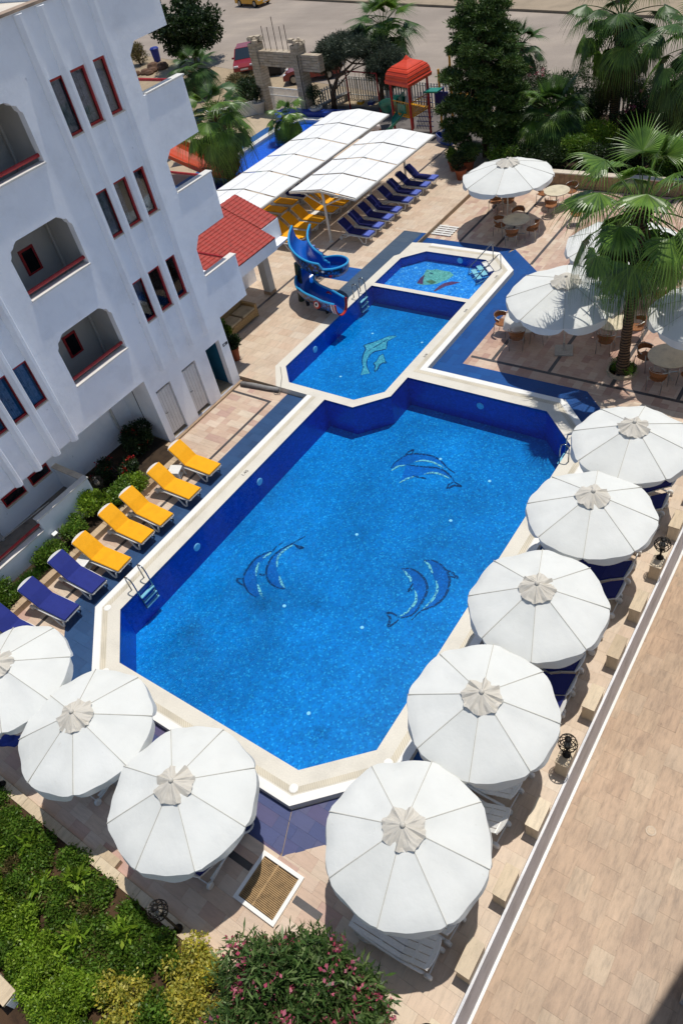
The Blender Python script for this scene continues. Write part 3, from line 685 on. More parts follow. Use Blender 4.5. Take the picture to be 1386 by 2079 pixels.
# doors
door_m = M('white_door_boards', '#dcdbd8', .5, var=.05)
for i, (a, b) in enumerate(doors[:2]):
    y0, y1 = fy(a)+.03, fy(b)-.03; z0, z1 = fz(.16), fz(2.08)
    k = MB(); k.box(XF-.14,XF-.09,y0,y1,z0+.12,z1-.12); d_ = hp(k, 'door', door_m)
    for j in range(5):
        w_ = (y1-y0)/5; k = MB(); k.box(XF-.092,XF-.075,y0+j*w_+.006,y0+(j+1)*w_-.006,z0+.13,z1-.13); hp(k, 'board', door_m, d_)
    k = MB(); k.tube([(XF-.08,y0+.06,z0+1.0),(XF-.03,y0+.06,z0+1.0),(XF-.03,y0+.15,z0+1.0)], .012, 6); hp(k, 'handle', M('door_steel', '#9a9a98', .3, .9), d_)
    k = MB(); k.box(XF-.9,XF-.88,y0-.3,y1+.3,z0-.1,z1+.1); hp(k, 'dark_backing', M('dark_backing_sheet', '#3a3d42', .9), d_)  # dark sheet stands in for the shade behind the door gaps
y0, y1 = fy(13.8), fy(14.5); k = MB()
k.add([(XF-1.3,y0-.3,-.12),(XF-1.3,y1+.02,-.12),(XF-1.3,y1+.02,2.2),(XF-1.3,y0-.3,2.2)], [(0,1,2,3)]); k.add([(XF-1.3,y1+.02,-.12),(XF-.2,y1+.02,-.12),(XF-.2,y1+.02,2.2),(XF-1.3,y1+.02,2.2)], [(0,1,2,3)])
k.add([(XF-1.3,y0-.3,-.1),(XF-.2,y0-.3,-.1),(XF-.2,y1+.02,-.1),(XF-1.3,y1+.02,-.1)], [(0,1,2,3)]); hp(k, 'tiled_washroom', M('teal_tiles', '#2f6f8c', .3, var=.1))
# sign beside the open doorway
k = MB(); k.box(XF,XF+.012,fy(14.6),fy(14.84),fz(1.72),fz(1.82)); sg = hp(k, 'door_sign', M('dark_sign', '#3a3a3c', .5))
k = MB(); k.box(XF+.012,XF+.016,fy(14.63),fy(14.73),fz(1.745),fz(1.795)); hp(k, 'sign_lettering', M('sign_white', '#cfcfcf', .5), sg)
# body: side, back, roof, floors
k = MB(); k.box(-27,XF-.221,fy(1)-.02,fy(1)+.2,-.2,fz(12.38)); k.box(-27,XF-.221,fy(14.6),fy(14.72),fz(2.75),fz(12.38)); k.box(-27,-26.8,fy(1),fy(14.7),-.2,fz(12.38)); hp(k, 'side_wall', white)
k = MB()
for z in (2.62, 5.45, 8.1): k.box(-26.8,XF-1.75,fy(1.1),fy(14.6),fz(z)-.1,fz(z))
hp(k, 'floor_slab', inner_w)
k = MB(); k.box(-26.9,XF-.25,fy(1),fy(16.25),fz(12.05)-.15,fz(12.05)); hp(k, 'roof', M('roof_cream', '#d9cfc0', .8, var=.12, vscale=1.))
k = MB(); k.box(XF-.3,XF+.05,fy(1),fy(16.32),fz(12.4),fz(12.4)+.06); hp(k, 'roof_coping', M('stained_coping', '#a48f7c', .8, var=.25, vscale=2.))
# end balconies
for (zt, zb) in ((4.26,2.76),(7.01,5.57),(9.71,8.2)):
    k = MB(); k.box(-21.5,XF-.23,fy(14.75),fy(16.33),fz(zb)+.005,fz(zb)+.15); e = hp(k, 'end_balcony', inner_w)
    k = MB(); k.box(XF-.25,XF+.03,fy(14.84),fy(16.38),fz(zt)-.002,fz(zt)+.04); hp(k, 'coping', M('white_marble', '#e6e2da'), e)
    k = MB(); k.box(-21.5,XF-.23,fy(16.2),fy(16.33),fz(zb)+.15,fz(zb)+.7); hp(k, 'end_parapet', white, e)
    k = MB(); k.tube([(-21.5,fy(16.26),fz(zt)-.1),(XF-.2,fy(16.26),fz(zt)-.1)], .045, 8); hp(k, 'rail', red, e)
k = MB(); k.box(-26.8,XF-.23,fy(14.7),fy(16.28),fz(11.0)-.02,fz(11.1)); hp(k, 'eave_slab', white)
# ground floor: recess wall, soffit, pier, plinth
k = MB(); k.box(-19.7,-19.5,fy(1),fy(11.08)+.2,-.2,2.6); hp(k, 'recess_wall', white)
k = MB(); k.box(-19.5,XF-.221,fy(1),fy(11.08),fz(2.7)+.01,fz(2.7)+.15); hp(k, 'soffit', white)
k = MB(); k.box(-19.5,XF-.221,fy(11.08)-.001,fy(11.08)+.2,-.2,2.6); hp(k, 'pier_wall', white)
k = MB(); k.tube([(-19.42,fy(10.4),-.1),(-19.42,fy(10.4),2.5)], .045, 8); k.tube([(-19.42,fy(5.2),-.1),(-19.42,fy(5.2),2.5)], .045, 8); hp(k, 'downpipe', inner_w)
plinth = M('tan_stone_plinth', '#a58b70', .6, var=.18, vscale=2.5)
k = MB(); k.box(XF-.1,XF+.1,fy(11.1),fy(14.9),-.21,fz(.12)); hp(k, 'plinth', plinth)
for (a, b) in ((5.95,6.75),(7.0,7.75)):
    k = MB(); k.box(-19.52,-19.46,a,b,1.0,1.35); wn = hp(k, 'window', red)
    k = MB(); k.box(-19.47,-19.45,a+.05,b-.05,1.05,1.3); hp(k, 'pane', M('dark_glass', '#14161a'), wn)
    k = MB(); k.box(-19.5,-19.4,a,b,.96,1.0); hp(k, 'sill', tan, wn)
# ---- patio wall in front of the recess
pw = thing('patio_wall', 'white patio wall with marble coping and red handrail below the balconies', 'wall', (-18,5,-.05))
k = MB(); k.box(-18.1,-17.93,1,6.0,-.1,.62); k.box(-18.1,-17.93,6.0,8.0,-.1,1.05); wpart(k, 'wall_panel', white, pw)
k = MB(); k.box(-19.5,-18.1,7.86,8.0,-.1,1.05); wpart(k, 'side_panel', white, pw)
k = MB(); k.box(-18.13,-17.9,1,5.97,.62,.66); wpart(k, 'coping', M('white_marble', '#e6e2da'), pw)
k = MB(); k.box(-18.13,-17.9,5.97,8.03,1.05,1.09); wpart(k, 'coping', M('white_marble', '#e6e2da'), pw)
k = MB(); k.box(-19.5,-18.13,7.83,8.03,1.05,1.09); wpart(k, 'side_coping', tan, pw)
k = MB(); k.tube([(-18.02,1,.86),(-18.02,6.0,.86)], .045, 8); wpart(k, 'handrail', red, pw)
k = MB(); k.box(-19.5,-18.1,1,7.86,-.09,.2); wpart(k, 'patio_floor', M('patio_tiles', '#8d8378', .7, var=.2), pw)
k = MB(); k.tube([(-18.3,2.0,1.25),(-18.0,6.6,1.25)], .018, 6); wpart(k, 'clothes_line', M('door_steel', '#9a9a98', .3, .9), pw)
# hanging tap box
wl = thing('wall_lamp', 'small white floodlight fixed low on the patio wall', 'lamp', (-17.93,6.15,.35))
k = MB(); k.box(0,.05,-.05,.05,-.05,.05); k.build('bracket', M('lamp_white', '#e8e8e4', .4), wl); k = MB(); k.obox((.14,0,.02),(.05,0,-.03),(0,.09,0),(.035,0,.06)); k.build('lamp_head', M('lamp_white', '#e8e8e4', .4), wl, bevel=.015)

# ---- red tiled porch
porch = thing('porch', 'red tiled porch roof on a white column beside the hotel', 'porch', (-20.5,18,0))
tile_m = M('red_roof_tile', '#a83a2e', .55, var=.14, vscale=5, island=.18)
def porch_roof(x0, z0, x1, z1, y0, y1, nrow, ncol, par):
    """rows of overlapping half-round tiles, eave at x0, ridge at x1"""
    sl = Vector((x1-x0, 0, z1-z0)); L = sl.length; sl.normalize(); nn = Vector((-sl.z, 0, sl.x)); nn = nn if nn.z > 0 else -nn
    k = MB(); k.add([tuple(Vector((x0,y,z0))-nn*.03) for y in (y0,y1)]+[tuple(Vector((x1,y,z1))-nn*.03) for y in (y1,y0)], [(0,1,2,3)]); wpart(k, 'roof_board', tile_m, par)
    rl = L/nrow; w_ = (y1-y0)/ncol
    k = MB(); n = 5
    for e, (s0, lift) in enumerate(((0,.022),(rl*1.12,.0))):
        for i in range(n+1):
            a = PI*i/n; yy = w_/2-math.cos(a)*w_*.5; h = math.sin(a)*.02+lift
            p = sl*s0+nn*h; k.v.append((p.x, yy, p.z))
    k.f = [(i, i+1, n+2+i, n+1+i) for i in range(n)]+[tuple(range(n+1))[::-1]]
    me = k.mesh('roof_tile', tile_m, smooth=False)
    for r in range(nrow):
        for c in range(ncol):
            p = Vector((x0,0,z0))+sl*rl*r
            o = inst('roof_tile', me, par, (p.x, y0+c*w_, p.z)); o.matrix_parent_inverse = Matrix.Translation(-Vector(par.location))
porch_roof(-19.3, 2.75, -21.9, 3.75, 15.7, 20.25, 18, 14, porch)
porch_roof(-19.95, 3.02, -21.9, 3.76, 20.27, 21.3, 12, 3, porch)
k = MB(); k.box(-19.5,-19.32,15.7,20.24,2.28,2.72); wpart(k, 'fascia_beam', white, porch)
k = MB(); k.box(-20.05,-19.92,20.24,21.3,2.28,3.0); wpart(k, 'end_beam', white, porch)
k = MB(); k.box(-20.78,-20.42,20.36,20.7,0,2.3); wpart(k, 'column', inner_w, porch)
k = MB(); k.box(-20.8,-20.4,20.34,20.72,0,.14); wpart(k, 'column_base', plinth, porch)
k = MB(); k.box(-21.9,-19.5,15.7,21.2,2.2,2.28); wpart(k, 'ceiling', white, porch)
k = MB(); k.box(-22.2,-21.9,15.2,21.2,0,3.7); wpart(k, 'rear_wall', white, porch)

# ================================================================== PARASOLS
def fabric(name, col, tr=.25):
    m, t, b, o = newmat(name); p = worldpos(t); c0 = srgb(col)
    c = ramp(t, noise(t, p, 1.4, 5, .6), [(.3, tuple(x*.93 for x in c0[:3])), (.6, c0)])
    c = mix(t, 1., c, ramp(t, noise(t, p, 7, 5, .7), [(.22, (.86, .85, .83)), (.36, (1.,)*3)]), 'MULTIPLY')
    gi = t.nodes.new('ShaderNodeNewGeometry').outputs['Random Per Island']; c = mix(t, 1., c, ramp(t, gi, [(0, (.94,.94,.93)), (1, (1.02,)*3)]), 'MULTIPLY')
    t.links.new(c, b.inputs['Base Color']); b.inputs['Roughness'].default_value = .8; b.inputs['Specular IOR Level'].default_value = .15
    h = noise(t, p, 3., 4, .55); bump(t, b, h, .3, .05)
    tl = N(t, 'ShaderNodeBsdfTranslucent'); t.links.new(c, tl.inputs[0]); ms = N(t, 'ShaderNodeMixShader'); ms.inputs[0].default_value = tr
    t.links.new(b.outputs[0], ms.inputs[1]); t.links.new(tl.outputs[0], ms.inputs[2]); t.links.new(ms.outputs[0], o.inputs[0]); return m
canvas = fabric('white_canvas', '#e6e7e2', .1); vent_m = fabric('beige_canvas', '#d8d2c6', .1)
seam_m = M('seam_tape', '#c2bfb4', .8, var=.05)
pole_m = M('cream_pole', '#e2dccb', .4, var=.05); conc = M('concrete_base', '#b5b0a6', .9, var=.1)
def parasol(label, x, y, z, R, rise, rimh, rot, group, seed, tilt=0., vent=.4):
    rd = random.Random(seed); t = thing('parasol', label, 'parasol', (x, y, z), rot, group); t.rotation_euler = (rd.uniform(-.03,.03), rd.uniform(-.03,.03), rot)
    G, SUB = 8, 10; nth = G*SUB
    rr = [.1,.25,.4,.55,.7,.82,.91,.97,1.0]
    jit = [rd.uniform(-.02,.02) for _ in range(G)]; bil = [rd.uniform(.6,1.25) for _ in range(G)]; dr = [rd.uniform(.7,1.35) for _ in range(G)]
    ph = [rd.uniform(0,6.28) for _ in range(G)]; wob = [rd.uniform(-.03,.015) for _ in range(G)]; pz = [rd.uniform(-.055,.03) for _ in range(G)]
    k = MB(); n = len(rr)+2
    for gi in range(G):
        vs = []
        for q in rr+[-2, -1]:
            for i in range(SUB+1):
                u = i/SUB; th = 2*PI*(gi+u)/G; s = math.sin(PI*u); s2 = max(0, s)**.5; val = q == -1; qq = 1. if q < 0 else q
                rad = R*1.015*qq*(1-.042*s*qq-.02*(1-s2)**3*qq**8+.006*math.sin(4*PI*u+ph[gi])*qq**4)
                zz = rimh+rise*(1-qq) - .03*s*math.sin(PI*min(1,qq*1.02))*bil[gi] + jit[gi]*qq*s
                zz -= max(0, qq-.84)**1.3*.75*s2*bil[gi]; zz += wob[gi]*s*math.sin(PI*qq)+.012*math.sin(7*u+9*qq+ph[gi])*s*qq
                zz += .007*math.sin(5*PI*u+ph[gi]+qq*3)*qq*qq*s - .016*(1-s2)**2*qq
                if val:
                    f_ = 1.0+.02*s*bil[gi]+.012*math.sin(3*PI*u+ph[gi])*s; rad *= f_; zz -= (.03+.17*s2)*dr[gi]
                vs.append((rad*math.cos(th), rad*math.sin(th), zz))
        W2 = SUB+1; fs = [(j*W2+i, (j+1)*W2+i, (j+1)*W2+i+1, j*W2+i+1) for j in range(n-1) if j != n-3 for i in range(SUB)]
        c = len(vs); vs.append((0,0,rimh+rise*.93)); fs += [(c, i, i+1) for i in range(SUB)]
        k.add(vs, fs)
    k.build('canopy', canvas, t, smooth=True, recalc=False)
    for gi in range(G):
        th = 2*PI*gi/G; c_, s_ = math.cos(th), math.sin(th); k = MB(); k.beam((vent*.8*c_,vent*.8*s_,rimh+rise*(1-vent*.8/(R*1.02))-.006),(R*1.0*c_,R*1.0*s_,rimh-.004),.013,.02); k.build('seam', seam_m, t)
    # raised vent cap, crumpled
    k = MB(); vs = [(0,0,rimh+rise+.07)]; nt_ = 48
    for j, q in enumerate((.2,.5,.8,1.)):
        for i in range(nt_):
            u = (i % 6)/6; th = 2*PI*i/nt_; s = math.sin(PI*u)
            rad = vent*q*(1-.1*s*q*q)*(1+rd.uniform(-.03,.03)*(j > 1))
            vs.append((rad*math.cos(th), rad*math.sin(th), rimh+rise+.07-rise/R*rad*1.12-(.03*s*q if j else 0)+rd.uniform(-.016,.016)*(j > 0)+(pz[(i//6) % G]*math.sin(PI*u)+.03*math.sin(2*PI*u+ph[(i//6) % G])*(u > 0)+(.025 if u == 0 else 0))*q))
    fs = [(0, 1+i, 1+(i+1) % nt_) for i in range(nt_)]
    for j in range(3):
        for i in range(nt_): a = 1+j*nt_+i; b = 1+j*nt_+(i+1) % nt_; fs.append((a, a+nt_, b+nt_, b))
    k.add(vs, fs); v_ = k.build('vent_cap', vent_m, t, recalc=False)
    k = MB(); k.lathe([(.045,0),(.05,.03),(.03,.06),(0,.07)], 10, (0,0,rimh+rise+.05)); k.build('finial', vent_m, v_, smooth=True)
    k = MB(); k.tube([(0,0,.05),(0,0,rimh+rise)], .025, 10); k.build('pole', pole_m, t, smooth=True)
    for g_ in range(G):
        th = 2*PI*g_/G; c_, s_ = math.cos(th), math.sin(th); k = MB()
        k.beam((.03*c_,.03*s_,rimh+rise-.06),(R*.9*c_,R*.9*s_,rimh+rise*.1-.05),.02,.015); k.beam((.03*c_,.03*s_,rimh-.25),(R*.5*c_,R*.5*s_,rimh+rise*.5-.06),.015,.015); k.build('rib', pole_m, t)
    k = MB(); k.box(-.3,.3,-.3,.3,0,.07); b_ = k.build('base', conc, t, bevel=.01); k = MB(); k.lathe([(.05,.07),(.04,.35),(.03,.36)], 12); k.build('base_socket', conc, t)
    return t
gR = 'white parasols along the right side of the large pool'
for i, (y, rot) in enumerate(((14.72,.1),(11.93,.25),(9.1,.33),(6.26,.3),(3.39,.2))):
    parasol('round white parasol over poolside loungers, %s in the row counted from the dining terrace palm' % ORD[i], -3.62, y, -.2, 1.47, .6, 2.2, rot, gR, 20+i)
for i, (x, rot) in enumerate(((-7.72,.12),(-10.5,-.1),(-13.15,.05))):
    parasol(['white parasol beside the slatted floor hatch and planted bed','white parasol between two others along the planted bed','white parasol over the orange towelled lounger at the deck corner'][i], x, 1.9, -.2, 1.46, .6, 2.2, rot, 'white parasols along the planted bed', 40+i)
for i, (x, y, rot, R) in enumerate(((-13.62,28.9,.2,1.9),(-7.25,24.4,0.,1.9),(-7.75,20.8,.35,1.88),(-3.4,21.0,.1,1.75))):
    parasol(['big white parasol at the low garden wall beside the flower pots','big white parasol half hidden behind the tall palm crown','big white parasol over the cloth covered table at the blue walkway','big white parasol beside the round table right of the palm trunk'][i], x, y, -.2, R, .6, 2.2, rot, 'big parasols over the dining tables', 60+i, vent=.5)

# ================================================================== SUN LOUNGERS
plast = M('white_plastic', '#e4e2dc', .4, var=.04, spec=.5)
CUSH = {'yellow': M('yellow_cushion', '#f0a804', .8, var=.05, vscale=4, fine=.05, bmp=.12, bscale=25), 'blue': M('navy_cushion', '#121a5e', .85, var=.08, vscale=4, fine=.08, bmp=.12, bscale=25),
        'violet': M('violet_blue_cushion', '#222e7c', .85, var=.06, vscale=4, fine=.06, bmp=.12, bscale=25)}
foot_m = M('faded_blue_cover', '#5a6cc0', .8, var=.06); foot_y = M('ochre_cover', '#d8920a', .8, var=.05)
def make_lounger(kind, back=.5, foot=None):
    """head at local x=0, foot at x=1.92"""
    t = thing('sun_lounger', 'x', 'sun lounger')
    hb = (.06, .36+back); hinge = (.7, .36)
    for s in (-1, 1):
        k = MB(); k.tube([(.2,s*.27,.27),(.6,s*.3,.31),(1.1,s*.31,.33),(1.6,s*.3,.335),(1.86,s*.27,.33),(1.93,s*.2,.32)], .028, 8); k.build('side_rail', plast, t, smooth=True)
        k = MB(); k.tube([(1.25,s*.3,.32),(1.4,s*.31,.2),(1.52,s*.31,.06),(1.62,s*.31,.02),(1.7,s*.31,.06),(1.78,s*.29,.31)], .026, 8); k.build('leg', plast, t, smooth=True)
        k = MB(); k.tube([(.75,s*.29,.31),(.4,s*.25,.16),(.12,s*.23,.1)], .026, 8); k.build('rear_leg', plast, t, smooth=True)
        k = MB(); k.lathe([(.02,-.035),(.085,-.035),(.095,-.015),(.095,.015),(.085,.035),(.02,.035)], 14); k.xf(Matrix.Translation((.1,s*.25,.095)) @ Matrix.Rotation(PI/2,4,'X')); k.build('wheel', plast, t, smooth=False)
    k = MB(); k.beam((.1,-.25,.095),(.1,.25,.095),.025,.025); k.build('axle', plast, t); k = MB(); k.beam((1.9,-.22,.32),(1.9,.22,.32),.04,.03); k.build('foot_bar', plast, t)
    # moulded shells with lengthwise slots
    def shell(name, prof, slots):
        k = MB(); w_ = .285
        lanes = [(-w_,-.2),(-.185,-.07),(-.055,.055),(.07,.185),(.2,w_)] if slots else [(-w_,w_)]
        for a, b in lanes:
            for (x0,z0),(x1,z1) in zip(prof, prof[1:]):
                d = Vector((x1-x0,0,z1-z0)); n_ = Vector((-d.z,0,d.x)).normalized()*.012
                k.obox(((x0+x1)/2,(a+b)/2,(z0+z1)/2), d/2, (0,(b-a)/2,0), n_)
        for (x0,z0) in (prof[0], prof[len(prof)//2], prof[-1]): k.obox((x0,0,z0-.008),(.035,0,0),(0,w_,0),(0,0,.012))
        return k.build(name, plast, t)
    bare = kind == 'bare'
    shell('seat', [hinge,(1.2,.355),(1.9,.345)], bare)
    b_ = shell('backrest', [hinge,(.4,.36+back*.5),hb], bare)
    # rounded head of the backrest
    d = (Vector((hb[0],0,hb[1]))-Vector((hinge[0],0,hinge[1]))).normalized(); k = MB(); n_ = Vector((d.z,0,-d.x))*.013
    pts = [Vector((hb[0],0,hb[1]))+Vector((0,1,0))*.285*math.cos(a)+d*.11*math.sin(a) for a in [PI*i/10 for i in range(11)]]
    m_ = len(pts); k.add([tuple(p+n_) for p in pts]+[tuple(p-n_) for p in pts], [tuple(range(m_)), tuple(range(m_,2*m_))[::-1]]+[(i,(i+1)%m_,m_+(i+1)%m_,m_+i) for i in range(m_)]); k.build('headrest_rim', plast, b_)
    if not bare:
        prof = [(hb[0]+.0,hb[1]+.03),(.4,.395+back*.5),(hinge[0]-.02,.405),(1.0,.395),(1.4,.392),(1.93,.382)]
        k = MB(); W = .28
        def sec(x, z, nx, nz):
            out = []
            for (yy, h) in ((-W,.0),(-W-.012,.022),(-W+.01,.045),(0,.052),(W-.01,.045),(W+.012,.022),(W,.0)): out.append((x+nx*h, yy, z+nz*h))
            return out
        vs = []
        for i, (x, z) in enumerate(prof):
            a = prof[max(0,i-1)]; b = prof[min(len(prof)-1,i+1)]; dx, dz = b[0]-a[0], b[1]-a[1]; L = math.hypot(dx,dz); dip = .016 if i == 2 else 0
            vs += sec(x+dz/L*dip, z-dip, -dz/L, dx/L)
        m_ = 7; fs = []
        for i in range(len(prof)-1):
            for j in range(m_): fs.append((i*m_+j, i*m_+(j+1)%m_, (i+1)*m_+(j+1)%m_, (i+1)*m_+j))
        fs += [tuple(range(m_)), tuple(range((len(prof)-1)*m_, len(prof)*m_))]
        k.add(vs, fs); cu = k.build('cushion', CUSH[kind], t, smooth=False, bevel=.008)
        if foot:
            k = MB(); k.box(1.52,1.945,-.297,.297,.372,.452); k.build('foot_cover', foot, cu, bevel=.012)
    return t
protos = {}
def lounger(kind, x, y, z, ang, label, group, back=.5, foot=None):
    """x,y = middle of the foot end, ang = direction from head to foot"""
    key = (kind, back, foot.name if foot else '')
    if key not in protos: t = protos[key] = make_lounger(kind, back, foot)
    else: t = copy_tree(protos[key])
    t.location = (x-1.69*math.cos(ang), y-1.69*math.sin(ang), z); t.rotation_euler = (0,0,ang); t.scale = (.88, .84 if foot else 1, 1)
    tag(t, label, 'sun lounger', group); return t
gl_ = 'loungers in a row beside the left edge of the large pool'
for i, (x, y, a) in enumerate(((-15.14,10.64,-.02),(-15.0,9.5,.0),(-15.05,8.26,-.03),(-15.1,7.47,-.02),(-14.96,6.36,.02))):
    lounger('yellow', x, y, -.2, a+random.uniform(-.05,.05), 'yellow cushioned lounger on the left pool deck, %s from the white doors' % ORD[i], gl_)
for i, (x, y, a) in enumerate(((-15.05,5.42,.0),(-15.05,4.4,.06),(-15.2,3.3,.05))):
    lounger('violet', x, y, -.2, a, 'violet blue lounger on the left pool deck, %s after the yellow ones' % ORD[i], gl_)
gu = 'navy loungers in front of the white shade canopy'
for i, y in enumerate((25.6,26.42,27.25,28.02,29.05,29.83,30.75,31.52)):
    lounger('blue', -18.6, y, 0, random.uniform(-.05,.03), 'navy lounger with faded foot cover at the shade canopy, %s from the canopy front post' % ORD[i], gu, .46, foot_m)
gy = 'yellow loungers under the shade canopies'
for i, (x, y) in enumerate(((-21.75,24.2),(-21.65,24.75),(-21.75,25.55),(-21.75,26.3),(-21.75,27.35),(-21.65,28.1),(-21.7,29.0),(-21.7,29.8))):
    lounger('yellow', x, y, 0, random.uniform(-.04,.04), 'yellow lounger under the shade canopies, %s from the red porch roof' % ORD[i], gy, .46)
for i, (x, y) in enumerate(((-24.4,25.85),(-24.4,26.7),(-24.4,27.6))):
    lounger('yellow', x, y, 0, random.uniform(-.04,.04), 'yellow lounger in the back row under the canopies, %s from the porch' % ORD[i], gy, .46)
for i, (x, y) in enumerate(((-24.3,28.5),(-24.3,29.4))):
    lounger('blue', x, y, 0, 0, 'navy lounger in the back row deep under the canopies, %s from the yellow ones' % ORD[i], gy, .46)
gp = 'loungers under the parasols on the right pool edge'
for i, (y, kd, dx) in enumerate(((15.1,'blue',0),(14.24,'blue',.04),(12.72,'blue',-.05),(11.86,'blue',0),(11.15,'blue',.03),(9.98,'blue',0),(8.92,'blue',-.05),(8.3,'blue',0),(7.62,'blue',.02),(6.62,'bare',0),(5.75,'bare',-.06),(5.0,'bare',0),(3.05,'bare',.02),(2.25,'bare',-.05))):
    c_ = 'navy cushioned lounger' if kd == 'blue' else 'bare white slatted lounger'
    n_ = i if kd == 'blue' else i-9
    lounger(kd, -4.17+dx, y, -.2, PI+random.uniform(-.07,.07), '%s under the right hand parasols, %s of its kind from the palm' % (c_, ORD[n_]), gp, .46)
for i, x in enumerate((-7.43,-8.25,-10.75,-11.5)):
    lounger('blue', x, 2.72, -.2, PI/2+random.uniform(-.06,.06), 'navy lounger under the parasols by the planted bed, %s from the floor hatch' % ORD[i], 'loungers under the parasols by the planted bed', .4)
lounger('yellow', -13.1, 2.6, -.2, PI/2+.45, 'orange yellow lounger with a blue towel under the corner parasol', 'loungers under the parasols by the planted bed', .3)
tw = MB(); vs = []
for i in range(9):
    for j in range(5): vs.append((-13.72+.08*i+.05*j, .62+.10*j+.04*i, .34+.03*math.sin(i*1.3)+.02*math.sin(j*2.)+.012*j))
tw.add(vs, [(i*5+j,i*5+j+1,(i+1)*5+j+1,(i+1)*5+j) for i in range(8) for j in range(4)]); o = tw.build('towel', M('blue_towel', '#2b3f95', .95, var=.15, vscale=6), None, smooth=True)
md = o.modifiers.new('thick','SOLIDIFY'); md.thickness = .02; tag(o, 'crumpled blue towel lying on the orange yellow lounger', 'towel')
# white plastic side tables
def side_table(x, y, z, rz, label):
    t = thing('side_table', label, 'side table', (x,y,z), rz, 'white plastic side tables between loungers')
    k = MB(); k.box(-.21,.21,-.21,.21,.36,.4); k.build('table_top', plast, t, bevel=.02)
    for sx in (-1,1):
        for sy in (-1,1): k = MB(); k.beam((sx*.17,sy*.17,.36),(sx*.2,sy*.2,0),.07,.05); k.build('leg', plast, t)
    k = MB(); k.box(-.17,.17,-.17,.17,.1,.125); k.build('shelf', plast, t)
side_table(-16.3,5.88,-.2,.2,'white plastic side table between a violet and a yellow lounger'); side_table(-16.45,10.08,-.2,.4,'round cornered white side table between the two yellow loungers by the doors')
side_table(-15.2,3.0,-.2,.5,'white side table half hidden under the corner parasol')
side_table(-19.9,27.85,0,.1,'white side table among the navy loungers'); side_table(-22.7,26.85,0,.1,'white side table among the yellow loungers under the canopies')

# ================================================================== DINING TABLES AND CHAIRS
cane = M('brown_cane', '#9a6236', .55, var=.22, vscale=30, fine=.3, fscale=90, bmp=.5, bscale=110); alu = M('aluminium_tube', '#b9b8b2', .3, .85, var=.05)
stone_top = M('cream_marble_top', '#d8ccb0', .35, var=.1, vscale=4); cloth_m = fabric('white_tablecloth', '#e6e2d8', .1)
def make_chair():
    t = thing('dining_chair', 'x', 'chair')          # faces +x
    k = MB(); n = 12
    pts = [(.23*math.copysign(abs(math.cos(a))**.6, math.cos(a)), .23*math.copysign(abs(math.sin(a))**.6, math.sin(a))) for a in [2*PI*i/n for i in range(n)]]
    k.add([(x,y,.45) for x,y in pts]+[(x*.95,y*.95,.41) for x,y in pts], [tuple(range(n)), tuple(range(n,2*n))[::-1]]+[(i,i+n,(i+1)%n+n,(i+1)%n) for i in range(n)]); k.build('seat', cane, t)
    k = MB(); vs = []; m = 11
    for i in range(m):
        a = PI*.5+PI*i/(m-1); r = .27
        for (z, rr) in ((.58,r),(.66,r+.015),(.8 if 2 < i < 8 else .72,r+.03)):
            for d in (0, .018): vs.append(((rr-d)*math.cos(a)*1.0, (rr-d)*math.sin(a), z))
    fs = []
    for i in range(m-1):
        for j in range(2): b = i*6+j*2; fs += [(b,b+2,b+8,b+6),(b+1,b+7,b+9,b+3)]
        b = i*6; fs += [(b+4,b+5,b+11,b+10),(b,b+6,b+7,b+1)]
    k.add(vs, fs); k.build('backrest', cane, t)
    k = MB(); k.tube([(.27*math.cos(PI*.42+PI*1.16*i/16)*1.06, .29*math.sin(PI*.42+PI*1.16*i/16), .68+.1*math.sin(PI*i/16)) for i in range(17)], .014, 6); k.build('arm_rail', alu, t, smooth=True)
    for sx, sy in ((1,1),(1,-1),(-1,1),(-1,-1)):
        k = MB(); k.tube([(sx*.19,sy*.25,.66 if sx > 0 else .5),(sx*.2,sy*.24,.44),(sx*.24,sy*.23,0)], .013, 6); k.build('leg', alu, t, smooth=True)
    k = MB(); k.beam((.2,-.24,.43),(.2,.24,.43),.018,.018); k.beam((-.2,-.24,.43),(-.2,.24,.43),.018,.018); k.build('seat_frame', alu, t)
    return t
chair0 = [make_chair(), True]
def chair(x, y, tx, ty, label, group):
    if chair0[1]: t = chair0[0]; chair0[1] = False
    else: t = copy_tree(chair0[0])
    t.location = (x, y, -.2); t.rotation_euler = (0,0,math.atan2(ty-y, tx-x)+random.uniform(-.25,.25)); tag(t, label, 'chair', group)
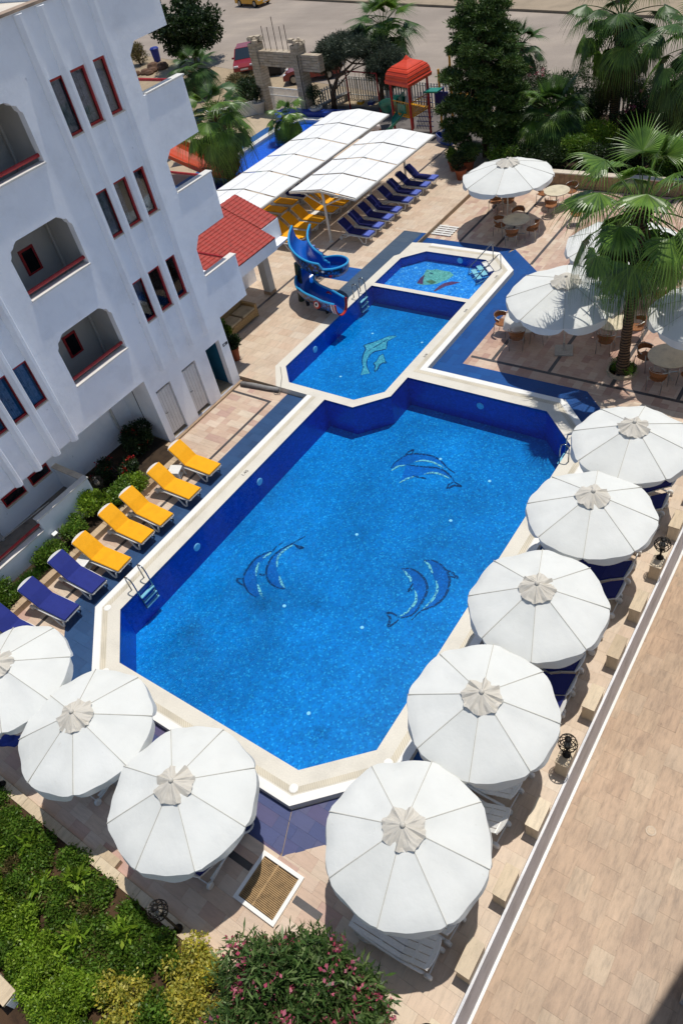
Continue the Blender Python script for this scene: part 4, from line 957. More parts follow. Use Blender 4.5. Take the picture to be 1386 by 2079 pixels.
def table(x, y, label, cloth=False, r=.56):
    t = thing('round_table', label, 'table', (x, y, -.2), 0, 'round dining tables')
    k = MB(); k.lathe([(r-.02,.71),(r,.715),(r,.74),(r-.01,.745),(0,.745)], 32); k.build('table_top', stone_top, t)
    k = MB(); k.tube([(0,0,.03),(0,0,.71)], .035, 10); k.build('pedestal', alu, t)
    for a in range(4): k = MB(); th = PI/4+a*PI/2; k.tube([(0,0,.08),(.3*math.cos(th),.3*math.sin(th),.04),(.36*math.cos(th),.36*math.sin(th),.01)], .018, 6); k.build('foot', alu, t)
    k = MB(); k.tube([((r-.03)*math.cos(2*PI*i/24),(r-.03)*math.sin(2*PI*i/24),.7) for i in range(25)], .012, 6, cap=False); k.build('rim_ring', alu, t)
    if cloth:
        k = MB(); vs = []; n = 48
        for q, (rr, z, wv) in enumerate(((0,.752,0),(r*.6,.752,0),(r,.752,0),(r+.03,.72,.02),(r+.05,.45,.06))):
            for i in range(n): a = 2*PI*i/n; f_ = rr+wv*math.sin(a*7); vs.append((f_*math.cos(a), f_*math.sin(a), z-(.05*math.sin(2*a) if q == 4 else 0)))
        k.add(vs, [(j*n+i,j*n+(i+1)%n,(j+1)*n+(i+1)%n,(j+1)*n+i) for j in range(4) for i in range(n)]); o = k.build('tablecloth', cloth_m, None, smooth=True); o.location = (x,y,-.2); tag(o, 'white cloth draped over the round table at the blue walkway', 'tablecloth')
    return t
TB = [((-12.86,28.12),'cream round table in half shade between parasol and blue walkway',[(-13.55,28.05),(-12.72,27.4),(-12.1,28.05),(-13.15,28.95)]),
      ((-12.29,31.06),'cream round table nearest the low garden wall',[(-13.0,31.3),(-12.2,30.25),(-11.9,31.75)]),
      ((-9.5,21.22),'round table under a white cloth beside the blue walkway',[(-10.2,21.15),(-9.35,20.5),(-8.8,21.1)]),
      ((-6.55,21.95),'round table half hidden behind the palm trunk',[(-7.1,22.35),(-6.5,21.25),(-5.85,22.3)]),
      ((-4.28,20.65),'big cream round table right of the palm planter',[(-5.05,20.8),(-4.35,19.85),(-3.55,20.3),(-4.1,21.45)]),
      ((-6.1,25.2),'round table behind the palm trunk under two parasols',[(-6.4,24.4),(-5.75,24.45)]),
      ((-14.6,30.9),'round table in the shade under the far big parasol',[(-14.75,30.1),(-14.2,30.25),(-15.2,31.2)])]
for n_, ((x, y), lab, ch) in enumerate(TB):
    table(x, y, lab, n_ == 2, .66 if n_ == 4 else .56)
    wh = ['half shaded table between parasol and walkway','table nearest the low garden wall','cloth covered table','table half hidden behind the palm trunk','big table right of the palm planter','table behind the palm under two parasols','table under the far big parasol'][n_]
    taken = set()
    for i, (a, b) in enumerate(ch):
        opts = sorted((( -(a-x), 'hotel'), (a-x, 'lower terrace'), (-(b-y), 'large pool'), (b-y, 'road')), reverse=True)
        side = next(s_ for _, s_ in opts if s_ not in taken); taken.add(side)
        chair(a, b, x, y, 'cane chair on the %s side of the %s' % (side, wh), 'cane chairs at the '+wh)
chair(-10.85,29.7,-10.2,30.2,'brown cane chair standing alone behind the palm fronds','cane chairs standing alone')

# ================================================================== WHITE SHADE CANOPIES
shade_m = fabric('white_shade_panel', '#eeeeec', .06); frame_m = M('white_steel', '#d6d2c8', .45, var=.06)
def canopy(label, xl, xr, xm, y0, y1, nmod, zr, ze, posts):
    t = thing('shade_canopy', label, 'canopy', ((xl+xr)/2,(y0+y1)/2,0), 0, 'white shade canopies over the loungers')
    L = (y1-y0)/nmod
    for m in range(nmod):
        a, b = y0+m*L+.06, y0+(m+1)*L-.06
        for (xa, za, xb, zb) in ((xl,ze,(xl+xm)/2,(ze+zr)/2),((xl+xm)/2,(ze+zr)/2,xm,zr),(xm,zr,(xr+xm)/2,(ze+zr)/2),((xr+xm)/2,(ze+zr)/2,xr,ze)):
            g_ = .012; k = MB(); N_ = 4; vs = []
            for i in range(N_+1):
                for j in range(3):
                    u, v_ = i/N_, j/2; vs.append((xa+(xb-xa)*v_+(g_ if j == 0 else -g_ if j == 2 else 0), a+(b-a)*u, za+(zb-za)*v_-.004*math.sin(PI*u)))
            n = len(vs); vs2 = vs+[(x,y,z-.02) for x,y,z in vs]
            fs = [(i*3+j,i*3+j+1,(i+1)*3+j+1,(i+1)*3+j) for i in range(N_) for j in range(2)]; fs2 = [tuple(q+n for q in f[::-1]) for f in fs]
            for i in range(N_): fs2 += [(i*3,(i+1)*3,(i+1)*3+n,i*3+n),(i*3+2,i*3+2+n,(i+1)*3+2+n,(i+1)*3+2)]
            fs2 += [(0,n,1+n,1),(1,1+n,2+n,2),(N_*3,N_*3+1,N_*3+1+n,N_*3+n),(N_*3+1,N_*3+2,N_*3+2+n,N_*3+1+n)]
            k.add(vs2, fs+fs2); wpart(k, 'panel', shade_m, t)
    for m in range(nmod+1):
        y = y0+m*L; k = MB(); k.beam((xl,y,ze-.07),(xm,y,zr-.08),.05,.08); k.beam((xm,y,zr-.08),(xr,y,ze-.07),.05,.08); wpart(k, 'rafter', frame_m, t)
    k = MB()
    for x, z in ((xl,ze-.06),(xm,zr-.08),(xr,ze-.06)): k.beam((x,y0,z),(x,y1,z),.05,.08)
    wpart(k, 'purlin', frame_m, t)
    for (x, y) in posts:
        k = MB(); k.tube([(x,y,0),(x,y,zr-.1)], .06, 10); wpart(k, 'post', frame_m, t, )
        k = MB(); k.lathe([(.12,0),(.12,.02),(.07,.03)], 12, (x,y,0)); wpart(k, 'post_foot', frame_m, t)
        k = MB(); k.tube([(x,y,zr-.75),(x-1.2,y+.01,ze-.02)], .03, 8); k.tube([(x,y,zr-.75),(x+1.2,y+.01,ze-.02)], .03, 8); wpart(k, 'brace', frame_m, t)
canopy('white panelled shade canopy over the navy loungers', -22.4, -18.82, -20.62, 25.1, 32.05, 4, 2.42, 2.2, ((-20.62,25.2),(-20.62,28.8),(-20.62,32.0)))
canopy('longer white panelled shade canopy in front of the water slides', -26.3, -22.72, -24.52, 22.45, 34.3, 6, 2.42, 2.2, ((-24.52,22.6),(-24.52,28.4),(-24.52,34.2)))

# ================================================================== POOL LADDERS, LAMPS, HATCH AND SMALL THINGS
chrome = M('chrome', '#8f949a', .15, .95, var=.1)
def ladder(label, p, n_, wd=.5, h=.62):
    """p: middle on the pool rim, n_: into the pool"""
    t = thing('pool_ladder', label, 'ladder', (p[0],p[1],0), math.atan2(n_[1],n_[0]), 'chrome pool ladders')
    for s in (-1,1):
        k = MB(); y = s*wd/2; k.tube([(-.2,y,0),(-.2,y,h*.75),(-.16,y,h*.95),(-.07,y,h),(.04,y,h*.9),(.07,y,h*.6),(.07,y,-.7)], .021, 8); k.build('rail', chrome, t, smooth=True)
    for z in (-.2,-.42,-.64): k = MB(); k.box(.03,.13,-wd/2,wd/2,z-.015,z+.015); k.build('step', plast, t)
ladder('chrome pool ladder beside the yellow and violet loungers', (-14.03,6.1), (1,0)); ladder('chrome pool ladder at the parasol nearest the palm', (-5.64,15.68), (-1,0)); ladder('chrome pool ladder between spiral slide and small pool', (-16.6,21.55), (1,0))
t = thing('pool_stair', 'white stepped stair with sloping handrails in the small pool corner', 'pool stair', (-12.63,25.16,-.42), math.radians(225))
for i in range(3):
    for s in (-1,1): k = MB(); k.box(.02+.24*i,.22+.24*i,s*.24-.2,s*.24+.2,.37-.1*i,.41-.1*i); k.build('step', plast, t)
for s in (-1,1):
    k = MB(); k.tube([(-.28,s*.46,.42),(-.28,s*.46,1.02),(-.2,s*.46,1.06),(.75,s*.46,.3),(.78,s*.46,.0)], .02, 8); k.build('rail', chrome, t, smooth=True)
k = MB(); k.beam((0,-.46,.2),(.75,-.46,.0),.03,.06); k.beam((0,0,.2),(.75,0,.0),.03,.06); k.beam((0,.46,.2),(.75,.46,.0),.03,.06); k.build('stringer', plast, t)
# cage lamps
iron = M('black_iron', '#17130f', .45, .3, var=.2); globe_m = M('lamp_globe', '#8c8578', .2, var=.05)
def cage_lamp(label, x, y, z, h, r=.19, lean=None):
    t = thing('garden_lamp', label, 'lamp', (x,y,z), 0, 'black iron cage lamps')
    k = MB(); k.lathe([(.09,0),(.09,.03),(.04,.06),(.025,.12),(.022,h-.05),(.05,h-.02),(.06,h)], 12); k.build('post', iron, t, smooth=True)
    k = MB()
    for i in range(12):
        a = 2*PI*i/12; k.tube([(r*math.sin(b)*math.cos(a), r*math.sin(b)*math.sin(a), h+r*.9-r*math.cos(b)) for b in [.25+(PI-.5)*j/8 for j in range(9)]], .008, 5)
    for b in (.9,1.57,2.2): k.tube([(r*math.sin(b)*math.cos(2*PI*i/20), r*math.sin(b)*math.sin(2*PI*i/20), h+r*.9-r*math.cos(b)) for i in range(21)], .009, 5, cap=False)
    k.build('cage', iron, t)
    k = MB(); k.lathe([(0,h+.05),(.06,h+.07),(.085,h+.14),(.06,h+.22),(0,h+.25)], 14); k.build('globe', globe_m, t, smooth=True)
    k = MB(); k.lathe([(.075,h+r*1.82),(.06,h+r*1.92),(0,h+r*2.0)], 12); k.build('top_cap', iron, t, smooth=True)
cage_lamp('black cage lamp on a wall block, far end of the retaining wall', -2.06,12.75,.3,.32); cage_lamp('black cage lamp on a wall block beside the bare white loungers', -2.06,6.92,.3,.32); cage_lamp('black cage lamp on the wall block by the oleander', -2.06,1.2,.3,.32)
cage_lamp('black cage lamp on a post at the planted bed curb', -7.1,.2,-.06,1.0); cage_lamp('black cage lamp standing in the shrubs by the patio wall', -17.45,8.0,-.05,.95)
cage_lamp('black cage lamp at the corner of the planted bed', -12.9,.2,-.06,.6)
# hatch
t = thing('floor_hatch', 'tan slatted floor hatch in a white stone frame on the pool deck', 'hatch', (-6.06,1.74,-.2))
k = MB(); 
for b in ((-.52,.52,-.52,-.44),(-.52,.52,.44,.52),(-.52,-.44,-.44,.44),(.44,.52,-.44,.44)): k.box(b[0],b[1],b[2],b[3],0,.05)
k.build('frame', edge_m, t)
wood = M('tan_slats', '#a5855a', .6, var=.2, vscale=6, bmp=.15)
k = MB(); k.box(-.44,.44,-.44,.44,0,.012); k.build('tray', M('dark_tray', '#4b3a24', .9), t)
for row, (a, b) in enumerate(((-.42,-.1),(-.06,.42))):
    for i in range(24): k = MB(); x = -.42+.035*i; k.box(a,b,x,x+.022,.012,.04); k.build('slat', wood, t)
k = MB(); k.box(-.1,-.06,-.43,.43,.012,.045); k.box(-.435,-.42,-.43,.43,.012,.045); k.box(.42,.435,-.43,.43,.012,.045); k.build('rail', wood, t)
# drain cover on the terrace
t = thing('drain_cover', 'small round cream drain cover in the lower terrace floor', 'drain', (-.19,7.15,-1.8)); k = MB(); k.lathe([(.11,0),(.11,.012),(.095,.016),(0,.016)], 24); k.build('ring', M('drain_ring', '#c9b59c', .5, var=.1), t); k = MB(); k.lathe([(.08,.016),(.075,.022),(0,.022)], 24); k.build('lid', M('drain_lid', '#c2a88a', .5, var=.1), t)
# striped grate on the deck step
t = thing('duck_board', 'white slatted duck board lying at the deck step', 'duck board', (-16.1,27.75,-.2))
for i in range(5): k = MB(); k.box(-.48,.5,-.45+.19*i,-.34+.19*i,.03,.055); k.build('slat', plast, t)
for x in (-.4,0,.4): k = MB(); k.box(x-.03,x+.03,-.46,.46,0,.03); k.build('bearer', plast, t)
# rolled grey pool cover and hose at the step
t = thing('rolled_cover', 'grey rolled mat lying along the step by the changing rooms', 'rolled mat', (-16.85,15.05,-.2), .12)
k = MB(); k.tube([(-.85,0,.09),(-.3,.02,.1),(.3,0,.09),(.8,.03,.085)], .085, 12); k.build('roll', M('grey_cover', '#8a8784', .6, var=.15, vscale=5), t, smooth=True); k = MB(); k.tube([(-.86,-.06,.05),(.8,-.04,.045)], .04, 8); k.build('lower_fold', M('dark_cover', '#4d4a4a', .7), t, smooth=True)
o = MB(); o.tube([(-16.25,15.05,-.18),(-16.1,14.95,-.18),(-15.95,15.02,-.16),(-15.98,15.2,.02),(-16.3,15.7,.02),(-16.75,16.2,.02)], .014, 6); o = o.build('water_hose', M('grey_hose', '#a09a90', .5), None, smooth=True); tag(o, 'thin grey hose running over the step to the pool edge', 'hose')
# wicker sofa in the porch
wick = M('tan_wicker', '#a98a5c', .7, var=.2, vscale=20, bmp=.4, bscale=80)
t = thing('wicker_sofa', 'tan wicker sofa in the shade under the balcony', 'sofa', (-20.2,17.9,0))
k = MB(); k.box(-.4,.35,-.85,.85,.1,.4); k.build('seat', wick, t, bevel=.03); k = MB(); k.box(-.48,-.36,-.85,.85,.3,.85); k.build('backrest', wick, t, bevel=.03)
for s in (-1,1): k = MB(); k.box(-.42,.36,s*.85-.07,s*.85+.07,.05,.62); k.build('armrest', wick, t, bevel=.03)
for s in (-.42,.42): k = MB(); k.box(-.33,.34,s-.38,s+.38,.4,.5); k.build('cushion', M('beige_cushion', '#b5a384', .9), t, bevel=.04)

# ================================================================== SPIRAL SNAKE SLIDE
def scale_mat(name, a, b_, sc):
    m, t, b, o = newmat(name); p = worldpos(t); vo = N(t, 'ShaderNodeTexVoronoi'); vo.inputs['Scale'].default_value = sc; t.links.new(p, vo.inputs['Vector'])
    c = ramp(t, vo.outputs['Distance'], [(.25, srgb(a)), (.5, srgb(b_)), (.65, srgb('#1a1420'))])
    t.links.new(c, b.inputs['Base Color']); b.inputs['Roughness'].default_value = .3; return m
SP = [(-19.2,21.75,1.9),(-18.95,21.2,1.82),(-18.6,20.75,1.68),(-18.1,20.5,1.5),(-17.6,20.5,1.33),(-17.22,20.8,1.18),(-17.25,21.3,1.04),(-17.75,21.55,.92),(-18.3,21.3,.82),(-18.5,20.75,.73),(-18.3,20.25,.62),(-17.85,19.98,.5),(-17.2,19.9,.38),(-16.75,19.85,.3),(-16.35,19.8,.26)]
def catmull(P, n=5):
    P = [Vector(p) for p in P]; out = []
    for i in range(len(P)-1):
        a, b, c, d = P[max(0,i-1)], P[i], P[i+1], P[min(len(P)-1,i+2)]
        for j in range(n):
            t = j/n; out.append(.5*((2*b)+(c-a)*t+(2*a-5*b+4*c-d)*t*t+(3*b-a-3*c+d)*t**3))
    out.append(P[-1]); return out
path = catmull(SP, 6)
sl_ = thing('spiral_slide', 'blue spiral pool slide shaped like a snake with red mouth and ringed eyes', 'slide', (-18,20.6,0))
W_, H_ = .35, .44
def ring(i, off=0.):
    d = path[min(i+1,len(path)-1)]-path[max(i-1,0)]; d.z = 0; d.normalize(); sd = Vector((d.y,-d.x,0)); p = path[i]; f_ = i/(len(path)-1)
    ww = W_*(1-.25*max(0,(f_-.9)/.1)); hh = H_*(1.5 if f_ < .3 else 1.15 if f_ > .75 else 1.)
    out = []
    for q in range(11):
        a = PI*q/10; out.append(p+sd*(math.cos(a)*(ww+off))+Vector((0,0,hh-(math.sin(a)**.7)*(hh+off))))
    return out
inn = M('slide_blue', '#0a58b4', .25, var=.06, spec=.6); outm = scale_mat('slide_scales', '#1a6ab8', '#0d3a7a', 9); rimm = M('slide_cyan', '#2f9fd8', .25, var=.04, spec=.6)
for nm, off, mt in (('chute', 0, inn), ('snake_skin', .06, outm)):
    k = MB(); L = [ring(i, off) for i in range(len(path))]; vs = [tuple(p) for R in L for p in R]
    k.add(vs, [(i*11+j,i*11+j+1,(i+1)*11+j+1,(i+1)*11+j) for i in range(len(L)-1) for j in range(10)]); wpart(k, nm, mt, sl_).data.polygons.foreach_set('use_smooth', [True]*((len(L)-1)*10))
for e in (0, 10):
    k = MB(); k.tube([(ring(i,0)[e]+ring(i,.06)[e])/2 for i in range(len(path))], .045, 8); wpart(k, 'rim', rimm, sl_)
# mouth, teeth, eyes
lip = M('snake_red', '#c2281c', .35, var=.05); tooth = M('snake_white', '#f0ece6', .4, var=.03); pink_ = M('snake_pink', '#c06078', .4)
for n_, (i, mt, nm) in enumerate(((len(path)-4,tooth,'teeth'),(len(path)-3,lip,'lip'),(len(path)-2,tooth,'teeth'),(len(path)-1,lip,'lip'))):
    k = MB(); r0 = ring(i,.075); r1 = [p+(path[-1]-path[-3]).normalized()*.09 for p in r0]
    if i < len(path)-1: r1 = ring(i+1,.075)
    c_ = [(p+Vector((0,0,.0))) for p in r0]; vs = [tuple(p) for p in r0]+[tuple(p) for p in r1]; k.add(vs, [(j,j+1,12+j,11+j) for j in range(10)]); o = wpart(k, nm, mt, sl_); md = o.modifiers.new('t','SOLIDIFY'); md.thickness = .03
for s, e in ((0,1),(1,9)):
    i = len(path)-13; c0 = ring(i,.06)[e]; nrm = (c0-path[i]); nrm.z = .1; nrm.normalize(); q = Matrix.Translation(c0) @ nrm.to_track_quat('Z','Y').to_matrix().to_4x4()
    for nm, r_, h_, mt in (('eye_ring',.17,.05,lip),('eye_white',.11,.07,tooth),('pupil',.05,.085,M('snake_black','#101018',.3))):
        k = MB(); k.lathe([(r_,-.04),(r_,h_-.01),(r_*.8,h_),(0,h_)], 18); k.xf(q); wpart(k, nm, mt, sl_)
for i, e, mt, nm in ((12,0,pink_,'painted_spot'),(26,0,tooth,'painted_spot'),(28,1,lip,'painted_spot'),(5,10,M('snake_ochre','#c08a3a',.4),'painted_spot'),(24,1,M('snake_green','#2f6a4e',.4),'painted_spot')):
    c0 = ring(i,.035)[e]-Vector((0,0,.08)); nrm = c0-path[i]; nrm.z = 0; nrm.normalize(); k = MB(); k.lathe([(.06,-.03),(.06,.012),(.04,.02),(0,.02)], 12); k.xf(Matrix.Translation(c0) @ nrm.to_track_quat('Z','Y').to_matrix().to_4x4()); wpart(k, nm, mt, sl_)
grn = scale_mat('slide_post_scales', '#2c5a3c', '#15341f', 22)
k = MB(); k.tube([(-18.85,20.42,0),(-18.75,20.55,1.62)], .13, 14); wpart(k, 'post', grn, sl_); k = MB(); k.tube([(-18.35,20.2,0),(-18.35,20.2,.55)], .07, 10); k.tube([(-17.2,19.95,0),(-17.2,19.95,.36)], .06, 10); wpart(k, 'support', M('slide_dark', '#101826', .5), sl_)
for i in range(6): k = MB(); k.box(-19.55,-19.0,21.95+.2*i,22.15+.2*i,1.5-.25*i,1.55-.25*i); wpart(k, 'step', M('step_lilac', '#7d86b8', .4), sl_)
k = MB(); k.beam((-19.6,21.9,1.55),(-19.6,23.2,.0),.05,.16); k.beam((-18.95,21.9,1.55),(-18.95,23.2,.0),.05,.16); wpart(k, 'stair_side', inn, sl_)

# ================================================================== PLAYGROUND
redp = M('play_red', '#a3141c', .35, var=.08, spec=.5); orng = M('play_orange', '#d8431c', .4, var=.08, spec=.5); yelp = M('play_yellow', '#cf9410', .35, var=.08); grnp = M('play_green', '#12806a', .3, var=.08, spec=.5); blup = M('play_navy', '#1d2a6a', .4, var=.1)
pt = thing('play_tower', 'red playground tower with orange roof, yellow guards and green slides', 'playground', (-23.25,37.3,-.05))
TC = [(-22.65,36.3),(-22.45,37.9),(-23.85,38.35),(-24.05,36.75)]; CC = Vector((-23.25,37.33))
for (x, y) in TC: k = MB(); k.tube([(x,y,-.05),(x,y,3.0)], .065, 12); wpart(k, 'post', redp, pt)
k = MB(); pr_ = [(1.28,2.85),(1.3,3.0),(1.24,3.06),(1.22,3.22),(1.14,3.38),(.98,3.52),(.72,3.64),(.42,3.73),(.2,3.82),(.1,3.92),(.02,4.0)]; vs = []
for (s, z) in pr_:
    for (x, y) in TC: v = CC+(Vector((x,y))-CC)*s; vs.append((v.x,v.y,z))
k.add(vs, [(j*4+i,j*4+(i+1)%4,(j+1)*4+(i+1)%4,(j+1)*4+i) for j in range(len(pr_)-1) for i in range(4)]+[(0,1,2,3)]); wpart(k, 'roof', orng, pt)
for (s, z) in ((1.235,3.14),(1.19,3.3),(1.08,3.45),(.86,3.58)):
    k = MB(); q = [CC+(Vector(c)-CC)*s for c in TC]
    for i in range(4): a, b = q[i], q[(i+1)%4]; k.beam((a.x,a.y,z),(b.x,b.y,z),.03,.03)
    wpart(k, 'roof_rib', orng, pt)
k = MB(); k.prism(ccw(TC), [], 1.25, 1.32); wpart(k, 'platform', yelp, pt)
for i in (3, 0):
    a, b = Vector(TC[i]), Vector(TC[(i+1)%4])
    for z in (1.4, 2.0): k = MB(); k.beam((a.x,a.y,z),(b.x,b.y,z),.04,.04); wpart(k, 'guard_rail', yelp, pt)
    for j in range(1,9): p = a+(b-a)*j/9; k = MB(); k.tube([(p.x,p.y,1.4),(p.x,p.y,2.0)], .014, 6); wpart(k, 'guard_bar', yelp, pt)
def chute(par, P, w_, h_, mt, nm):
    pp = catmull(P, 5); k = MB(); vs = []
    for i, p in enumerate(pp):
        d = pp[min(i+1,len(pp)-1)]-pp[max(i-1,0)]; d.z = 0; d.normalize(); sd = Vector((d.y,-d.x,0))
        for q in range(9): a = PI*q/8; vs.append(tuple(p+sd*math.cos(a)*w_+Vector((0,0,h_-math.sin(a)**.8*h_))))
    k.add(vs, [(i*9+j,i*9+j+1,(i+1)*9+j+1,(i+1)*9+j) for i in range(len(pp)-1) for j in range(8)]); o = wpart(k, nm, mt, par); md = o.modifiers.new('t','SOLIDIFY'); md.thickness = .03; return o
chute(pt, [(-23.4,36.45,1.3),(-23.6,36.0,1.0),(-23.9,35.9,.6),(-24.6,36.2,.25),(-25.2,36.5,.15)], .28, .25, grnp, 'slide')
chute(pt, [(-24.0,37.6,1.4),(-24.9,37.9,1.35),(-25.6,38.3,1.0),(-25.9,38.9,.5)], .32, .4, grnp, 'slide')
for (x, y, z1) in ((-22.1,38.55,2.9),(-21.8,39.3,3.3)): k = MB(); k.tube([(x,y,-.05),(x,y,z1)], .06, 12); k.lathe([(.065,z1),(.06,z1+.06),(0,z1+.08)], 12, (x,y,0)); wpart(k, 'yellow_post', yelp, pt)
k = MB(); k.obox((-21.0,39.4,1.2),(.55,.1,0),(-.08,.4,0),(0,0,.22)); wpart(k, 'yellow_crawl_box', yelp, pt, )
for i in range(9): a = -23.4+.1*i; k = MB(); k.tube([(a,37.95,.1),(a+.25,38.1,1.0),(a+.1,38.3,1.9)], .02, 6); wpart(k, 'net_rope', blup, pt)
for i in range(7): k = MB(); k.tube([(-23.4,38.0,.25+.25*i),(-22.4,38.15,.2+.25*i)], .02, 6); wpart(k, 'net_rope', blup, pt)
for (x, y) in ((-21.5,37.9),(-21.3,39.2)): k = MB(); k.tube([(x,y,-.05),(x,y,2.3)], .06, 12); wpart(k, 'navy_post', blup, pt)
k = MB(); k.obox((-21.85,38.3,1.5),(.42,-.05,0),(.02,.03,0),(0,0,.45)); wpart(k, 'navy_panel', blup, pt)
k = MB(); k.obox((-22.0,37.7,2.2),(.4,.02,0),(.02,.3,0),(0,0,.04)); wpart(k, 'green_awning', grnp, pt)
k = MB(); k.obox((-24.0,37.55,1.68),(.03,.08,0),(-.1,.5,0),(0,0,.3)); wpart(k, 'green_panel', grnp, pt)
k = MB(); k.obox((-23.35,36.55,1.66),(.3,-.1,0),(.02,.03,0),(0,0,.22)); wpart(k, 'green_guard_panel', grnp, pt)
# swing frame with seats
sw = thing('swing_set', 'red framed swing set with yellow and blue seats beside the fence', 'swing', (-28.6,40.3,-.05))
k = MB(); k.tube([(-29.7,40.6,-.05),(-29.7,40.6,2.2)], .05, 10); wpart(k, 'post', redp, sw); k = MB(); k.tube([(-27.2,40.2,-.05),(-27.2,40.2,2.2)], .05, 10); wpart(k, 'post', redp, sw); k = MB(); k.tube([(-29.7,40.6,2.2),(-27.2,40.2,2.2)], .04, 10); wpart(k, 'top_bar', redp, sw)
for x, mt in ((-28.7,yelp),(-27.9,blup)):
    k = MB(); k.box(x-.18,x+.18,40.2,40.5,.45,.62); wpart(k, 'seat', mt, sw); k = MB()
    for s in (-.15,.15): k.tube([(x+s,40.36,.6),(x+s,40.38,2.2)], .012, 5)
    wpart(k, 'chain', M('chain_yellow','#a8842a',.5), sw)
k = MB(); k.lathe([(.03,2.2),(.03,2.55),(.12,2.6),(.14,2.8),(.05,2.95),(0,2.98)], 12, (-29.7,40.6,0)); wpart(k, 'post_lamp', M('lamp_globe','#8c8578'), sw)
# boat rocker
rk = thing('boat_rocker', 'small blue boat rocker with pink seats on the play floor', 'rocker toy', (-20.6,36.3,0), -.25)
blr = M('rocker_blue', '#15418e', .35, var=.08, spec=.5); pnk = M('rocker_pink', '#d76aa8', .4)
k = MB(); vs = []
for i, u in enumerate((-.62,-.5,-.25,0,.25,.5,.62)):
    wd = .26*(1-abs(u)**2*1.2); zt = .42+.25*abs(u)**2*1.6; zb = .04+.28*u*u
    vs += [(u,-wd,zt),(u,-wd*.6,zb),(u,wd*.6,zb),(u,wd,zt)]
k.add(vs, [(i*4+j,i*4+j+1,(i+1)*4+j+1,(i+1)*4+j) for i in range(6) for j in range(3)]+[(0,1,2,3),(24,25,26,27)]); o = k.build('hull', blr, rk); md = o.modifiers.new('t','SOLIDIFY'); md.thickness = .03
for u in (-.22,.3):
    k = MB(); k.box(u-.1,u+.1,-.18,.18,.3,.34); k.build('seat', pnk, rk); k = MB(); k.box(u+.1,u+.16,-.2,.2,.3,.78); k.build('seat_back', blr, rk, bevel=.03)
# ================================================================== WATER PARK behind the canopies
rimb = M('white_pool_rim', '#dcdad4', .5, var=.06); deckb = M('waterpark_blue_floor', '#1f5a9a', .5, var=.1)
wp = thing('kids_pool', 'long blue splash pool with white rim behind the shade canopies', 'pool', (-31,33,-.05))
KP = [(-32.4,27.0),(-29.2,27.0),(-29.2,37.2),(-30.4,38.2),(-31.6,38.2),(-32.4,37.2)]
k = MB(); k.prism([(-32.8,26.8),(-28.9,26.8),(-28.9,37.4),(-30.2,38.6),(-31.9,38.6),(-32.8,37.5)], [KP], -.05, .22); wpart(k, 'rim', rimb, wp)
k = MB(); k.prism(KP, [], -.05, -.03, sides=False, bottom=False); wpart(k, 'basin_floor', mosaic('splash_mosaic', '#0d4fc0', '#1b66d2', '#4f9ae8', bigv=.15), wp)
k = MB(); k.prism(KP, [], 0, .12, sides=False, bottom=False); struct(k.build('pool_water', water_m, recalc=False))
k = MB(); k.prism([(-34.0,26.8),(-32.9,26.8),(-32.9,37.3),(-34.0,37.3)], [], -.05, .0); wpart(k, 'blue_walk', deckb, wp)
k = MB(); k.prism([(-34.2,38.5),(-32.9,37.4),(-32.0,38.7),(-28.8,38.8),(-28.8,39.4),(-34.0,39.3)], [], -.05, .45); wpart(k, 'blue_back_wall', M('splash_wall', '#1b3fa0', .4, var=.1), wp)
os_ = thing('water_slide', 'wide orange water slide running into the splash pool behind the palm', 'slide', (-33,29,-.05)); orw = M('slide_orange', '#c2400e', .35, var=.1, spec=.5)
chute(os_, [(-37.5,29.5,2.0),(-35.5,29.7,1.5),(-33.5,29.8,.8),(-31.8,29.9,.3),(-30.6,29.95,.22)], .9, .6, orw, 'chute')
chute(os_, [(-36.6,31.9,2.4),(-35.6,32.4,1.9),(-34.2,32.5,1.1),(-32.8,32.2,.4)], .4, .4, M('slide_brown', '#7c2a10', .4), 'narrow_chute')
for (x, y) in ((-37.4,28.8),(-37.4,30.4),(-36.8,32.4)): k = MB(); k.tube([(x,y,-.05),(x,y,2.6)], .07, 10); wpart(k, 'post', M('slide_blue'  , '#0a58b4'), os_)
k = MB(); k.box(-38.6,-37.3,28.6,32.6,1.9,2.0); wpart(k, 'platform', M('slide_blue', '#0a58b4'), os_)
k = MB(); k.box(-29.9,-29.0,29.3,29.9,.22,.5); o = wpart(k, 'slide_end', orw, os_)
# planter boxes and pots at the gate
for i, (x, y) in enumerate(((-37.2,39.0),(-38.3,37.9))):
    t = thing('planter_box', ['white planter box beside the stone gate','white planter box left of the gate, away from the pillar'][i], 'planter', (x,y,-.05), .75, 'white planters by the gate'); k = MB(); k.box(-.9,.9,-.25,.25,0,.85); k.build('box', rimb, t, bevel=.02); k = MB(); k.box(-.8,.8,-.18,.18,.85,.87); k.build('soil', M('soil','#3a2c1e',.95,var=.3), t)

